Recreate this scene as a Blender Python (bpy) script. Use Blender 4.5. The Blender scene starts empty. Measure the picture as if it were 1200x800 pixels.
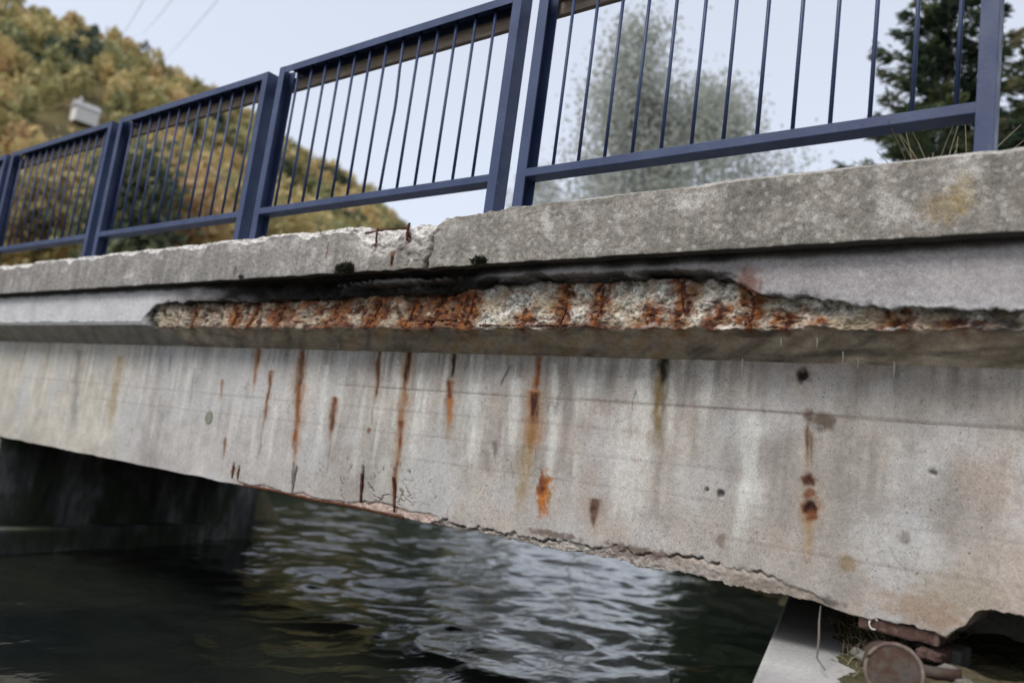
import bpy, bmesh, math, random
import numpy as np
from mathutils import Matrix, Vector
R_ = math.radians
random.seed(7); rng = np.random.default_rng(7)
scene = bpy.context.scene
col = scene.collection

# ------------------------------------------------------------------ camera
# axes of the camera in the world: x runs along the bridge, y across it, z up; the lens sits at the origin
AX = np.array([[0.78434813, -0.01081421, -0.62022662],
               [0.60659006, -0.19583418, 0.77051767],
               [0.12979411, 0.98057739, 0.14704238]])
cam_d = bpy.data.cameras.new('camera'); cam = bpy.data.objects.new('camera', cam_d); col.objects.link(cam)
rt, up, fw = AX[:, 0], AX[:, 1], AX[:, 2]
cam.matrix_world = Matrix(((rt[0], up[0], -fw[0], 0), (rt[1], up[1], -fw[1], 0), (rt[2], up[2], -fw[2], 0), (0, 0, 0, 1)))
cam_d.sensor_width = 36; cam_d.lens = 29.25
cam_d.clip_start = .05; cam_d.clip_end = 3000
cam_d.dof.use_dof = True; cam_d.dof.focus_distance = 3.5; cam_d.dof.aperture_fstop = 1.3
scene.camera = cam
scene.cycles.filter_width = 1.5

# ------------------------------------------------------------------ sky, sun, exposure
SUN_EL, SUN_X, SUN_Y = R_(48), -0.25, -1.0
w = bpy.data.worlds.new('World'); scene.world = w; w.use_nodes = True
nt = w.node_tree; nt.nodes.clear()
sky = nt.nodes.new('ShaderNodeTexSky'); sky.sky_type = 'NISHITA'; sky.sun_disc = False
sky.sun_elevation = SUN_EL; sky.sun_rotation = math.atan2(SUN_X, SUN_Y) % (2*math.pi)
sky.air_density = 1.0; sky.dust_density = 2.5; sky.ozone_density = 1.0
hs = nt.nodes.new('ShaderNodeHueSaturation'); hs.inputs['Saturation'].default_value = .5; hs.inputs['Value'].default_value = 1.0
mx = nt.nodes.new('ShaderNodeMixRGB'); mx.inputs[0].default_value = .45; mx.inputs[2].default_value = (7.2, 7.7, 8.9, 1)
bg = nt.nodes.new('ShaderNodeBackground'); bg.inputs[1].default_value = .145
ow = nt.nodes.new('ShaderNodeOutputWorld')
nt.links.new(sky.outputs[0], hs.inputs['Color']); nt.links.new(hs.outputs[0], mx.inputs[1])
nt.links.new(mx.outputs[0], bg.inputs[0]); nt.links.new(bg.outputs[0], ow.inputs[0])
sd = bpy.data.lights.new('sun', 'SUN'); sd.energy = 1.9; sd.angle = R_(22); sd.color = (1, .96, .9)
so = bpy.data.objects.new('sun', sd); col.objects.link(so)
h = math.hypot(SUN_X, SUN_Y)
so.rotation_euler = Vector((-SUN_X/h*math.cos(SUN_EL), -SUN_Y/h*math.cos(SUN_EL), -math.sin(SUN_EL))).to_track_quat('-Z', 'Y').to_euler()
scene.view_settings.view_transform = 'Standard'; scene.view_settings.look = 'None'
scene.view_settings.gamma = 1; scene.view_settings.exposure = 0.12

# ------------------------------------------------------------------ noise
_p = rng.permutation(256); PERM = np.concatenate([_p, _p, _p]).astype(np.int32)
_g = rng.normal(size=(256, 3)); GR = (_g/np.linalg.norm(_g, axis=1)[:, None])
def pn(x, y, z=0.):
    x, y, z = np.broadcast_arrays(np.asarray(x, float), np.asarray(y, float), np.asarray(z, float))
    xi, yi, zi = np.floor(x).astype(int), np.floor(y).astype(int), np.floor(z).astype(int)
    xf, yf, zf = x-xi, y-yi, z-zi
    f = lambda t: t*t*t*(t*(t*6-15)+10)
    u, v, w_ = f(xf), f(yf), f(zf); out = 0
    for i in (0, 1):
        a = PERM[(xi+i) & 255]; wx = u if i else 1-u
        for j in (0, 1):
            b = PERM[a+((yi+j) & 255)]; wy = v if j else 1-v
            for k in (0, 1):
                g = GR[PERM[b+((zi+k) & 255)]]; wz = w_ if k else 1-w_
                out = out + wx*wy*wz*(g[..., 0]*(xf-i)+g[..., 1]*(yf-j)+g[..., 2]*(zf-k))
    return out*1.6
def fbm(x, y, z=0., o=4, gain=.5):
    s, a, f = 0, 1, 1
    for k in range(o):
        s = s+a*pn(x*f+k*17.3, y*f+k*9.1, z*f+3.7*k); a *= gain; f *= 2.03
    return s
def worley(u, v):
    ui, vi = np.floor(u).astype(int), np.floor(v).astype(int)
    best = np.full(u.shape, 9.); idn = np.zeros(u.shape)
    for i in (-1, 0, 1):
        for j in (-1, 0, 1):
            hh = PERM[PERM[(ui+i) & 255]+((vi+j) & 255)]
            g = GR[hh]; px = ui+i+.5+.45*g[..., 0]; py = vi+j+.5+.45*g[..., 1]
            d = np.hypot(u-px, v-py); m = d < best
            best = np.where(m, d, best); idn = np.where(m, hh/255., idn)
    return best, idn
def ss(a, b, x):
    t = np.clip((x-a)/(b-a), 0, 1); return t*t*(3-2*t)
def mixc(c, d, m):
    return c*(1-m[..., None])+np.asarray(d, float)*m[..., None]

# ------------------------------------------------------------------ object helpers
def tag(o, label=None, cat=None, group=None, kind=None):
    if label: o['label'] = label
    if cat: o['category'] = cat
    if group: o['group'] = group
    if kind: o['kind'] = kind
    return o
def empty(name, loc, label=None, cat=None, group=None):
    o = bpy.data.objects.new(name, None); col.objects.link(o); o.location = loc; o.empty_display_size = .2
    return tag(o, label, cat, group)
def link(name, me, mat, parent=None, world=True):
    o = bpy.data.objects.new(name, me); col.objects.link(o)
    if mat is not None and len(me.materials) == 0: me.materials.append(mat)
    if parent is not None:
        o.parent = parent
        if world:
            p = Vector((0, 0, 0)); q = parent
            while q is not None: p += q.location; q = q.parent
            o.location = -p
    return o
def np_mesh(name, V, F, smooth=True, colors=None):
    me = bpy.data.meshes.new(name); V = np.asarray(V, np.float32); F = np.asarray(F, np.int32); n = F.shape[1]
    me.vertices.add(len(V)); me.vertices.foreach_set('co', V.ravel())
    me.loops.add(F.size); me.loops.foreach_set('vertex_index', F.ravel())
    me.polygons.add(len(F)); me.polygons.foreach_set('loop_start', np.arange(0, F.size, n, dtype=np.int32))
    me.polygons.foreach_set('use_smooth', np.full(len(F), smooth))
    if colors is not None:
        for nm, c in colors.items():
            c = np.asarray(c, np.float32)
            if c.shape[1] == 3: c = np.concatenate([c, np.ones((len(c), 1), np.float32)], 1)
            at = me.attributes.new(nm, 'FLOAT_COLOR', 'POINT'); at.data.foreach_set('color', c.ravel())
    me.update(calc_edges=True); me.validate(); return me
def grid_faces(nu, nv):
    i = np.arange(nu-1)[:, None]*nv+np.arange(nv-1)[None, :]
    return np.stack([i, i+1, i+nv+1, i+nv], -1).reshape(-1, 4)
def grid_mesh(name, P, C=None, flip=False, smooth=True):
    nu, nv = P.shape[:2]; F = grid_faces(nu, nv)
    if flip: F = F[:, ::-1]
    return np_mesh(name, P.reshape(-1, 3), F, smooth, None if C is None else {'albedo': C.reshape(-1, 3)})
def bm_mesh(name, bm, smooth=False):
    me = bpy.data.meshes.new(name); bm.to_mesh(me); bm.free()
    if smooth:
        for p in me.polygons: p.use_smooth = True
    return me
def box(bm, lo, hi, bev=0.):
    r = bmesh.ops.create_cube(bm, size=1); lo, hi = Vector(lo), Vector(hi)
    for v in r['verts']: v.co = (lo+hi)/2+Vector((v.co.x*(hi-lo).x, v.co.y*(hi-lo).y, v.co.z*(hi-lo).z))
    if bev: bmesh.ops.bevel(bm, geom=list({e for v in r['verts'] for e in v.link_edges}), offset=bev, segments=2, affect='EDGES', profile=.5)
def tube(bm, pts, radii, seg=8, cap=True):
    pts = [Vector(p) for p in pts]; rings = []
    if not hasattr(radii, '__len__'): radii = [radii]*len(pts)
    for i, p in enumerate(pts):
        t = (pts[min(i+1, len(pts)-1)]-pts[max(i-1, 0)]).normalized()
        a = Vector((0, 0, 1)) if abs(t.z) < .9 else Vector((1, 0, 0))
        u = t.cross(a).normalized(); v = t.cross(u)
        rings.append([bm.verts.new(p+radii[i]*(math.cos(k*2*math.pi/seg)*u+math.sin(k*2*math.pi/seg)*v)) for k in range(seg)])
    for a, b in zip(rings, rings[1:]):
        for k in range(seg): bm.faces.new((a[k], a[(k+1) % seg], b[(k+1) % seg], b[k]))
    if cap:
        bm.faces.new(rings[0][::-1]); bm.faces.new(rings[-1])

# ------------------------------------------------------------------ materials
class NT:
    def __init__(s, name):
        s.m = bpy.data.materials.new(name); s.m.use_nodes = True; s.t = s.m.node_tree; s.t.nodes.clear()
        s.out = s.n('ShaderNodeOutputMaterial'); s.b = s.n('ShaderNodeBsdfPrincipled'); s.l(s.b.outputs[0], s.out.inputs[0])
    def n(s, k, **kw):
        o = s.t.nodes.new(k)
        for a, b in kw.items(): setattr(o, a, b)
        return o
    def l(s, a, b): s.t.links.new(a, b)
    def val(s, sock, x):
        if isinstance(x, bpy.types.NodeSocket): s.l(x, sock)
        else: sock.default_value = (*x, 1) if isinstance(x, tuple) and len(x) == 3 and len(sock.default_value) == 4 else x
    def coord(s, scale=(1, 1, 1), kind='Object'):
        c = s.n('ShaderNodeTexCoord'); m = s.n('ShaderNodeMapping'); m.inputs['Scale'].default_value = scale
        s.l(c.outputs[kind], m.inputs[0]); return m.outputs[0]
    def noise(s, scale, detail=3, rough=.55, vec=None, dist=0):
        o = s.n('ShaderNodeTexNoise'); o.inputs['Scale'].default_value = scale; o.inputs['Detail'].default_value = detail
        o.inputs['Roughness'].default_value = rough; o.inputs['Distortion'].default_value = dist
        s.l(vec if vec is not None else s.coord(), o.inputs['Vector']); return o.outputs['Fac']
    def voro(s, scale, vec=None, out='Distance', feature='F1'):
        o = s.n('ShaderNodeTexVoronoi'); o.feature = feature; o.inputs['Scale'].default_value = scale
        s.l(vec if vec is not None else s.coord(), o.inputs['Vector']); return o.outputs[out]
    def ramp(s, f, stops):
        o = s.n('ShaderNodeValToRGB'); e = o.color_ramp.elements
        while len(e) < len(stops): e.new(.5)
        for k, (p, c) in zip(e, stops):
            k.position = p; k.color = (c, c, c, 1) if not hasattr(c, '__len__') else (*c, 1)
        s.l(f, o.inputs[0]); return o.outputs[0]
    def mix(s, f, a, b, mode='MIX'):
        o = s.n('ShaderNodeMixRGB'); o.blend_type = mode; s.val(o.inputs[0], f); s.val(o.inputs[1], a); s.val(o.inputs[2], b); return o.outputs[0]
    def math(s, op, a, b=0.):
        o = s.n('ShaderNodeMath'); o.operation = op; s.val(o.inputs[0], a); s.val(o.inputs[1], b); return o.outputs[0]
    def attr(s, name, out='Color'):
        o = s.n('ShaderNodeAttribute'); o.attribute_name = name; return o.outputs[out]
    def bump(s, hgt, strength, dist, prev=None):
        o = s.n('ShaderNodeBump'); o.inputs['Strength'].default_value = strength; o.inputs['Distance'].default_value = dist
        s.l(hgt, o.inputs['Height'])
        if prev is not None: s.l(prev, o.inputs['Normal'])
        return o.outputs[0]
    def fin(s, color, rough=.9, normal=None, spec=.3, metal=0.):
        s.val(s.b.inputs['Base Color'], color); s.val(s.b.inputs['Roughness'], rough)
        s.b.inputs['Specular IOR Level'].default_value = spec; s.b.inputs['Metallic'].default_value = metal
        if normal is not None: s.l(normal, s.b.inputs['Normal'])
        return s.m

def concrete(name, grain=.18, speck=.35, bump=.5, base=None, pits=.5):
    t = NT(name)
    c = t.attr('albedo') if base is None else t.mix(1, base, t.ramp(t.noise(.9, 5), [(.3, .7), (.7, 1.2)]), 'MULTIPLY')
    n1 = t.noise(210, 2, .6); n2 = t.noise(46, 4, .65); n3 = t.noise(7, 5, .6)
    c = t.mix(1, c, t.ramp(n1, [(.3, 1-grain*1.6), (.7, 1+grain*1.6)]), 'MULTIPLY')
    c = t.mix(1, c, t.ramp(n2, [(.3, 1-grain), (.7, 1+grain)]), 'MULTIPLY')
    c = t.mix(1, c, t.ramp(n3, [(.3, 1-grain*.6), (.7, 1+grain*.6)]), 'MULTIPLY')
    v = t.voro(130, None, 'Distance'); vc = t.voro(130, None, 'Color')
    sp = t.math('MULTIPLY', t.ramp(v, [(.2, 1.), (.42, 0.)]), t.ramp(vc, [(.55, 0.), (.8, speck)]))
    c = t.mix(sp, c, (.055, .05, .047))
    v2 = t.voro(38, None, 'Distance'); v2c = t.voro(38, None, 'Color')
    pit = t.math('MULTIPLY', t.math('MULTIPLY', t.ramp(v2, [(.07, 1.), (.17, 0.)]), t.ramp(v2c, [(.45, 0.), (.5, 1.)])), t.ramp(t.noise(2.6, 3), [(.45, .25), (.58, 1.)]))
    c = t.mix(t.math('MULTIPLY', pit, pits), c, (.06, .055, .05))
    b = t.bump(n1, bump*.5, .002); b = t.bump(n2, bump, .004, b); b = t.bump(t.math('SUBTRACT', 1., pit), bump*pits, .004, b)
    return t.fin(c, .92, b, .2)

M = {}
M['girder'] = concrete('girder_concrete', .14, .42, .45, pits=.8)
M['coping'] = concrete('coping_concrete', .24, .55, .8, pits=.4)
M['slab'] = concrete('slab_concrete', .16, .3, .6, pits=.3)
M['plain'] = concrete('underbridge_concrete', .16, .3, .5, base=(.22, .215, .2))
M['ledge'] = concrete('ledge_concrete', .16, .35, .6, base=(.46, .45, .44))

t = NT('stained_wall')
v = t.coord((3, 3, 1.1)); c = t.ramp(t.noise(1, 6, .7, v), [(.35, (.035, .035, .032)), (.52, (.11, .11, .105)), (.7, (.34, .34, .34))])
c = t.mix(t.ramp(t.noise(2.2, 5), [(.48, 0.), (.62, .8)]), c, (.05, .065, .03))
M['wall'] = t.fin(c, .85, t.bump(t.noise(30, 4), .6, .006), .25)
t = NT('asphalt'); M['asphalt'] = t.fin(t.mix(t.noise(120), (.03, .03, .032), (.08, .08, .08)), .9)

t = NT('rusty_steel')
c = t.ramp(t.noise(60, 5, .7), [(.25, (.02, .012, .009)), (.5, (.075, .028, .016)), (.75, (.19, .066, .026))])
M['rust'] = t.fin(c, .85, t.bump(t.noise(180, 3), .8, .002), .2)
t = NT('pipe_rust')
c = t.ramp(t.noise(22, 5, .65), [(.25, (.025, .017, .013)), (.45, (.065, .038, .027)), (.6, (.085, .07, .06)), (.75, (.045, .044, .043))])
M['pipe'] = t.fin(c, .8, t.bump(t.noise(120, 3), .6, .002), .25)
t = NT('pipe_rim')
M['rim'] = t.fin(t.ramp(t.noise(40, 4), [(.3, (.07, .04, .03)), (.6, (.17, .13, .11)), (.8, (.3, .28, .26))]), .7)
t = NT('bearing_rust')
c = t.ramp(t.noise(25, 5, .7), [(.3, (.04, .022, .017)), (.5, (.095, .056, .047)), (.7, (.19, .14, .12))])
M['bearing'] = t.fin(c, .9, t.bump(t.noise(90, 4), .8, .004), .2)

t = NT('blue_paint')
c = t.mix(t.ramp(t.noise(5, 4), [(.35, 0.), (.7, 1.)]), (.028, .044, .106), (.048, .07, .145))
dirt = t.ramp(t.noise(30, 4, .7), [(.56, 0.), (.75, .35)])
c = t.mix(dirt, c, (.10, .11, .135))
chip = t.ramp(t.noise(26, 5, .75), [(.69, 0.), (.71, 1.)])
c = t.mix(chip, c, (.42, .43, .45))
M['blue'] = t.fin(c, t.ramp(t.noise(14), [(.3, .35), (.7, .55)]), t.bump(t.noise(90, 3), .2, .002), .32)
t = NT('handrail_board')
v = t.coord((1.5, 60, 60))
c = t.ramp(t.noise(3, 5, .6, v), [(.3, (.17, .13, .1)), (.55, (.31, .25, .2)), (.75, (.42, .37, .31))])
M['board'] = t.fin(c, .8, None, .2)

def leaf(name, stops, transl=.35, rough=.6):
    t = NT(name); c = t.ramp(t.attr('tint', 'Fac'), stops)
    t.fin(c, rough, None, .25)
    tr = t.n('ShaderNodeBsdfTranslucent'); t.l(c, tr.inputs[0]); ms = t.n('ShaderNodeMixShader'); ms.inputs[0].default_value = transl
    t.l(t.b.outputs[0], ms.inputs[1]); t.l(tr.outputs[0], ms.inputs[2]); t.l(ms.outputs[0], t.out.inputs[0]); return t.m
M['leaf_autumn'] = leaf('autumn_leaves', [(0, (.09, .115, .085)), (.15, (.14, .16, .09)), (.35, (.33, .32, .15)), (.55, (.50, .42, .19)), (.75, (.58, .43, .2)), (.9, (.46, .30, .18)), (1, (.36, .3, .26))])
M['leaf_pale'] = leaf('pale_leaves', [(0, (.36, .39, .29)), (.5, (.50, .52, .47)), (1, (.62, .63, .62))], .6)
M['needle'] = leaf('needles', [(0, (.022, .038, .026)), (.5, (.085, .12, .065)), (.9, (.17, .2, .1)), (1, (.22, .2, .11))], .45)
M['dry'] = leaf('dry_stalks', [(0, (.10, .09, .045)), (.5, (.2, .16, .09)), (1, (.36, .3, .2))], .3)
M['moss'] = leaf('moss_fronds', [(0, (.012, .014, .01)), (.6, (.03, .034, .022)), (1, (.06, .07, .03))], .1)
t = NT('bark'); M['bark'] = t.fin(t.mix(t.noise(6, 4, .6, t.coord((3, 3, .6))), (.06, .05, .042), (.2, .18, .16)), .9)

t = NT('pale_bark'); M['bark_pale'] = t.fin(t.mix(t.noise(6, 4, .6, t.coord((3, 3, .6))), (.3, .29, .27), (.55, .54, .52)), .9)
t = NT('ground_soil')
c = t.ramp(t.noise(.6, 6, .65), [(.3, (.045, .042, .028)), (.5, (.085, .075, .045)), (.7, (.14, .11, .07))])
c = t.mix(t.ramp(t.noise(9, 5), [(.45, 0.), (.65, .7)]), c, (.06, .075, .028))
M['ground'] = t.fin(c, .95, t.bump(t.noise(14, 5), .7, .05), .1)
t = NT('hill_soil'); M['hill'] = t.fin(t.ramp(t.noise(.12, 5), [(.3, (.07, .07, .035)), (.6, (.14, .11, .05)), (.8, (.17, .12, .06))]), .95, None, .1)

t = NT('river_water')
t.b.inputs['IOR'].default_value = 1.33
v = t.coord((1, .55, 1))
b = t.bump(t.noise(7, 2, .5, v, .5), .3, .03); b = t.bump(t.noise(26, 3, .55, v), .22, .008, b)
M['water'] = t.fin(t.ramp(t.noise(.7, 3), [(.3, (.008, .011, .011)), (.7, (.02, .022, .016))]), .10, b, .5)
t = NT('calcite'); M['calcite'] = t.fin((.55, .53, .48), .6)
t = NT('plaster'); M['plaster'] = t.fin(t.mix(t.noise(.8), (.62, .6, .57), (.75, .74, .72)), .9)
t = NT('roof_tiles'); M['roof'] = t.fin(t.mix(t.noise(2), (.3, .3, .31), (.45, .44, .45)), .8)
t = NT('dark_glass'); M['glass'] = t.fin((.03, .035, .04), .1, None, .5)
t = NT('cable_black'); M['cable'] = t.fin((.06, .06, .065), .6)
t = NT('stone_mat'); M['stone'] = t.fin(t.mix(t.noise(9, 5), (.09, .085, .075), (.24, .23, .2)), .9, t.bump(t.noise(40, 4), .6, .01), .2)

# ================================================================== BRIDGE
bridge = empty('bridge', (-4.6, 5.2, -1.3), 'weathered concrete road bridge with rust streaks and a spalled slab edge over the stream', 'bridge')

def xnodes(dense=1.0):
    xs = [-11.0]
    while xs[-1] < 1.6:
        x = xs[-1]
        d = .06 if x < -9 else .0048+.0011*max(0, -x-1.6)**1.5 if x < 0 else .02
        xs.append(x+d*dense)
    return np.array(xs)
XS = xnodes()
STRETCH = lambda x, z, k=1.: fbm(x*22*k, z*1.6, 5.1, 3)          # noise drawn out downwards, as water leaves it

RUST_D, RUST, RUST_O, OCHRE, BLACK, WHITE = (.052, .019, .013), (.135, .044, .019), (.35, .125, .03), (.30, .2, .085), (.017, .016, .015), (.58, .575, .55)

def streak(x, z, x0, z0, x1, z1, w0, w1, seed=0., fade=.35):
    """mask of a run-off streak from (x0,z0) down to (x1,z1) with half-widths w0..w1"""
    t_ = np.clip((z0-z)/(z0-z1), 0, 1)
    xc = x0+(x1-x0)*t_+.010*pn(z*9, seed, 1.7)+.004*pn(z*33, seed, 4.)
    w_ = (w0+(w1-w0)*t_)*(1+.6*pn(z*14, seed+3, .3))
    m = np.exp(-(np.abs(x-xc)/np.maximum(w_, .002))**2.2)
    m = m*ss(z1-.015, z1+fade*(z0-z1), z+.02*pn(x*60, z*10, seed))*(1-ss(z0-.004, z0+.012, z))
    return np.clip(m*(1.05+.65*fbm(x*45, z*16, seed, 3)), 0, 1)
def blob(x, z, cx, cz, rx, rz, seed=0., edge=.5):
    d = np.hypot((x-cx)/rx, (z-cz)/rz)+.55*fbm(x*38, z*38, seed, 3)
    return 1-ss(1-edge, 1+edge, d)

# ---- edge girder: front face, broken bottom arris, underside, back face
BY, BTOP, BBOT = 3.0, .56, -.32
zrow = np.concatenate([np.linspace(BTOP, -.19, 112), np.linspace(-.19, 0, 1)[:0], -.19-np.linspace(0, 1, 42)[1:]*.13])
nz = len(zrow)
X, Z = np.meshgrid(XS, zrow, indexing='ij')
zlow = BBOT-.006*fbm(XS*3, 0, 2.2)
zlow = zlow-.016*ss(-1.0, -.8, XS)+.012*ss(-2.8, -2.5, XS)*(1-ss(-1.4, -1.2, XS))*0
chipx = ss(-2.80, -2.70, XS)*(1-ss(-1.15, -.82, XS))
zlow = zlow+chipx*(.012*fbm(XS*11, 3.3, 0, 3)+.006*pn(XS*60, 1, 1))
zlow = zlow+.10*ss(-.55, -.42, XS+.025*fbm(XS*14, 7, 7, 3))+ss(-.9, -.6, XS)*(.014*fbm(XS*16, 2, 9, 4))
frac = np.clip((-.19-Z)/.13, 0, 1)
Z = np.where(Z < -.19, -.19+(zlow[:, None]+.19)*frac, Z)
hgt = Z-zlow[:, None]                                             # height above the bottom edge
band = (.014+.022*ss(-2.5, -1.9, XS)+.028*ss(-1.8, -1.35, XS)+.020*fbm(XS*5, 4, 4, 5)+.008*pn(XS*37, 4, 4))
band_r = band*chipx
inner = (1-ss(-.004, .004, hgt-band_r[:, None]))*ss(.05, .4, chipx)[:, None]
w1, id1 = worley(X*52, Z*52); w2, id2 = worley(X*110+7, Z*110)
rough = .008*fbm(X*24, Z*24, 1.1, 4)-.010*(.5-w1)*(id1 > .4)-.004*(.5-w2)
dY = inner*(.004+.014*(1-np.clip(hgt/.045, 0, 1))+rough*(.75-.35*ss(-1.8, -1.4, X)))
crack = (1-ss(-1.2, -1.0, X))*np.exp(-((hgt-band_r[:, None]-.003)/.0045)**2)*ss(.3, .8, chipx)[:, None]*ss(-.1, .3, pn(X*6, 0, 8.)+.6*pn(X*21, 3, 8.)+.1)
dY += crack*.018
pinkx = ss(-4.45, -4.3, XS)*(1-ss(-2.78, -2.70, XS))
bandp = .016+.014*fbm(XS*6, 9, 1, 3)+.03*np.exp(-((XS+3.15)/.2)**2)+.02*ss(-3.4, -2.8, XS)
inp = (1-ss(-.004, .006, hgt-bandp[:, None]))*pinkx[:, None]
dY += inp*(.008+.006*fbm(X*30, Z*30, 2, 3)-.005*(.5-w1))
dY += .0022*fbm(X*2.5, Z*2.5, 0, 3)+.0012*np.clip(fbm(X*55, Z*55, 3, 2)-.2, 0, 1)*ss(-2.6, -1.6, X)*(1-ss(.0, .3, Z))
groove = 0*Z
for zc, a, x0, x1 in ((.3205, .003, -2.0, 2), (.318, .002, -3.6, -2), (.205, .0012, -9, -1.5), (.09, .001, -9, -1.2), (-.16, .0012, -1.3, 2), (-.03, .0008, -3, 1)):
    g = np.exp(-((Z-zc-.002*pn(X*2, zc))/.0035)**2)*ss(x0-.1, x0+.1, X)*(1-ss(x1-.1, x1+.1, X))*ss(-.4, .2, pn(X*1.7, zc*40)+.2)
    groove = np.maximum(groove, g*a/.003); dY += g*a
for cx, cz, r, dpt in ((-1.049, .461, .018, .03), (-1.318, .002, .010, .012), (-1.375, .012, .006, .01), (-.60, .16, .008, .01), (-.983, -.01, .018, .014), (-.994, .08, .016, .008), (-2.13, -.09, .02, .007), (-1.867, -.14, .013, .007)):
    dY += dpt*blob(X, Z, cx, cz, r, r*1.2, cx*10, .35)
dY += .006*blob(X, Z, -4.783, .054, .042, .042, 0, .08)*0
# colour of the girder: cast grey, washed pale at the far end, warmer near
base = np.empty(X.shape+(3,)); base[:] = (.345, .314, .287)
base = mixc(base, (.42, .405, .40), ss(-2.6, -4.8, X)*.75)
base = mixc(base, (.46, .43, .375), ss(-5.5, -6.2, X+.12*fbm(X*2, Z*5, 3))*.85)
base *= (1+.20*fbm(X*1.6, Z*2.2, 7, 4)+.20*STRETCH(X, Z)*ss(-.3, .2, Z)+.12*fbm(X*7, Z*9, 2, 4)+.07*fbm(X*30, Z*30, 5, 3))[..., None]
wash = np.clip(.75*STRETCH(X+3, Z, .55)+.15*fbm(X*3, Z*2, 9)-.05, 0, 1)*ss(-.34, .1, Z)*(1-ss(-1.3, -1.0, X))
base = mixc(base, WHITE, np.clip(wash*1.4, 0, .9))
grime_shade = np.clip(.9*STRETCH(X-5, Z, 1.2)+.35, 0, 1)*ss(.24, .50, Z)*(.42+.25*ss(-4.5, -3, X))  # grime runs plus painted shade under the soffit, darker towards the top
base = mixc(base, (.10, .095, .088), grime_shade*(1-ss(-5.3, -6.2, X)*.7))
wr = np.clip(fbm(X*5, Z*5, 12, 4)*1.3+.1, 0, 1)*ss(-.75, -.5, X)*.8
base = mixc(base, (.55, .55, .56), wr*ss(.33, .2, Z)*ss(-.2, .0, Z))
blot = np.clip(fbm(X*3.2, Z*4, 21, 5)*1.5-.1, 0, .6)*ss(-2.4, -1.2, X)
base = mixc(base, (.235, .215, .2), blot)
base = mixc(base, (.39, .315, .275), np.clip(fbm(X*1.9, Z*2.6, 83, 4)*1.2, 0, .55)*ss(-3.2, -1.2, X)); base = mixc(base, (.43, .43, .435), np.clip(fbm(X*2.3, Z*2.1, 87, 5)*1.3-.05, 0, .6))
for a in ((-2.153, .47, -2.10, -.15, .018, .024), (-2.98, .40, -2.94, -.14, .02, .03), (-3.15, .46, -3.1, .05, .018, .022), (-1.575, .45, -1.55, .14, .016, .02), (-1.70, .42, -1.68, -.24, .05, .06), (-1.78, .3, -1.75, -.2, .03, .04), (-3.72, .42, -3.66, -.1, .025, .03), (-2.6, .36, -2.58, -.05, .02, .03), (-2.36, .4, -2.33, .02, .03, .03), (-1.22, .3, -1.2, -.1, .03, .05)):
    base = mixc(base, WHITE, streak(X, Z, *a, seed=a[0]*7)*.62)
for a, c, k in (((-6.74, .45, -6.56, -.26, .05, .05), (.25, .23, .205), .8), ((-6.08, .42, -6.02, -.16, .07, .05), (.34, .27, .175), .85), ((-5.5, .42, -5.45, .1, .03, .05), (.27, .255, .24), .6),
             ((-5.05, .36, -5.03, .08, .012, .01), (.2, .19, .18), .7), ((-5.38, .45, -5.36, .3, .012, .008), (.15, .14, .13), .6),
             ((-1.62, .54, -1.60, .10, .034, .028), (.16, .135, .085), .9), ((-1.61, .54, -1.61, .40, .026, .018), (.02, .018, .013), 1.), ((-1.63, .44, -1.615, .2, .012, .01), (.2, .12, .03), .7),
             ((-1.60, .12, -1.58, -.12, .02, .02), (.22, .2, .17), .5), ((-2.44, .10, -2.42, .03, .013, .01), (.15, .12, .1), .8), ((-2.47, .05, -2.44, -.06, .02, .02), (.22, .2, .18), .6),
             ((-2.41, .46, -2.45, .36, .007, .006), (.06, .055, .05), .8), ((-1.73, .37, -1.74, .3, .006, .004), (.1, .09, .08), .7)):
    base = mixc(base, c, streak(X, Z, *a, seed=a[0]*5)*k)
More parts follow.
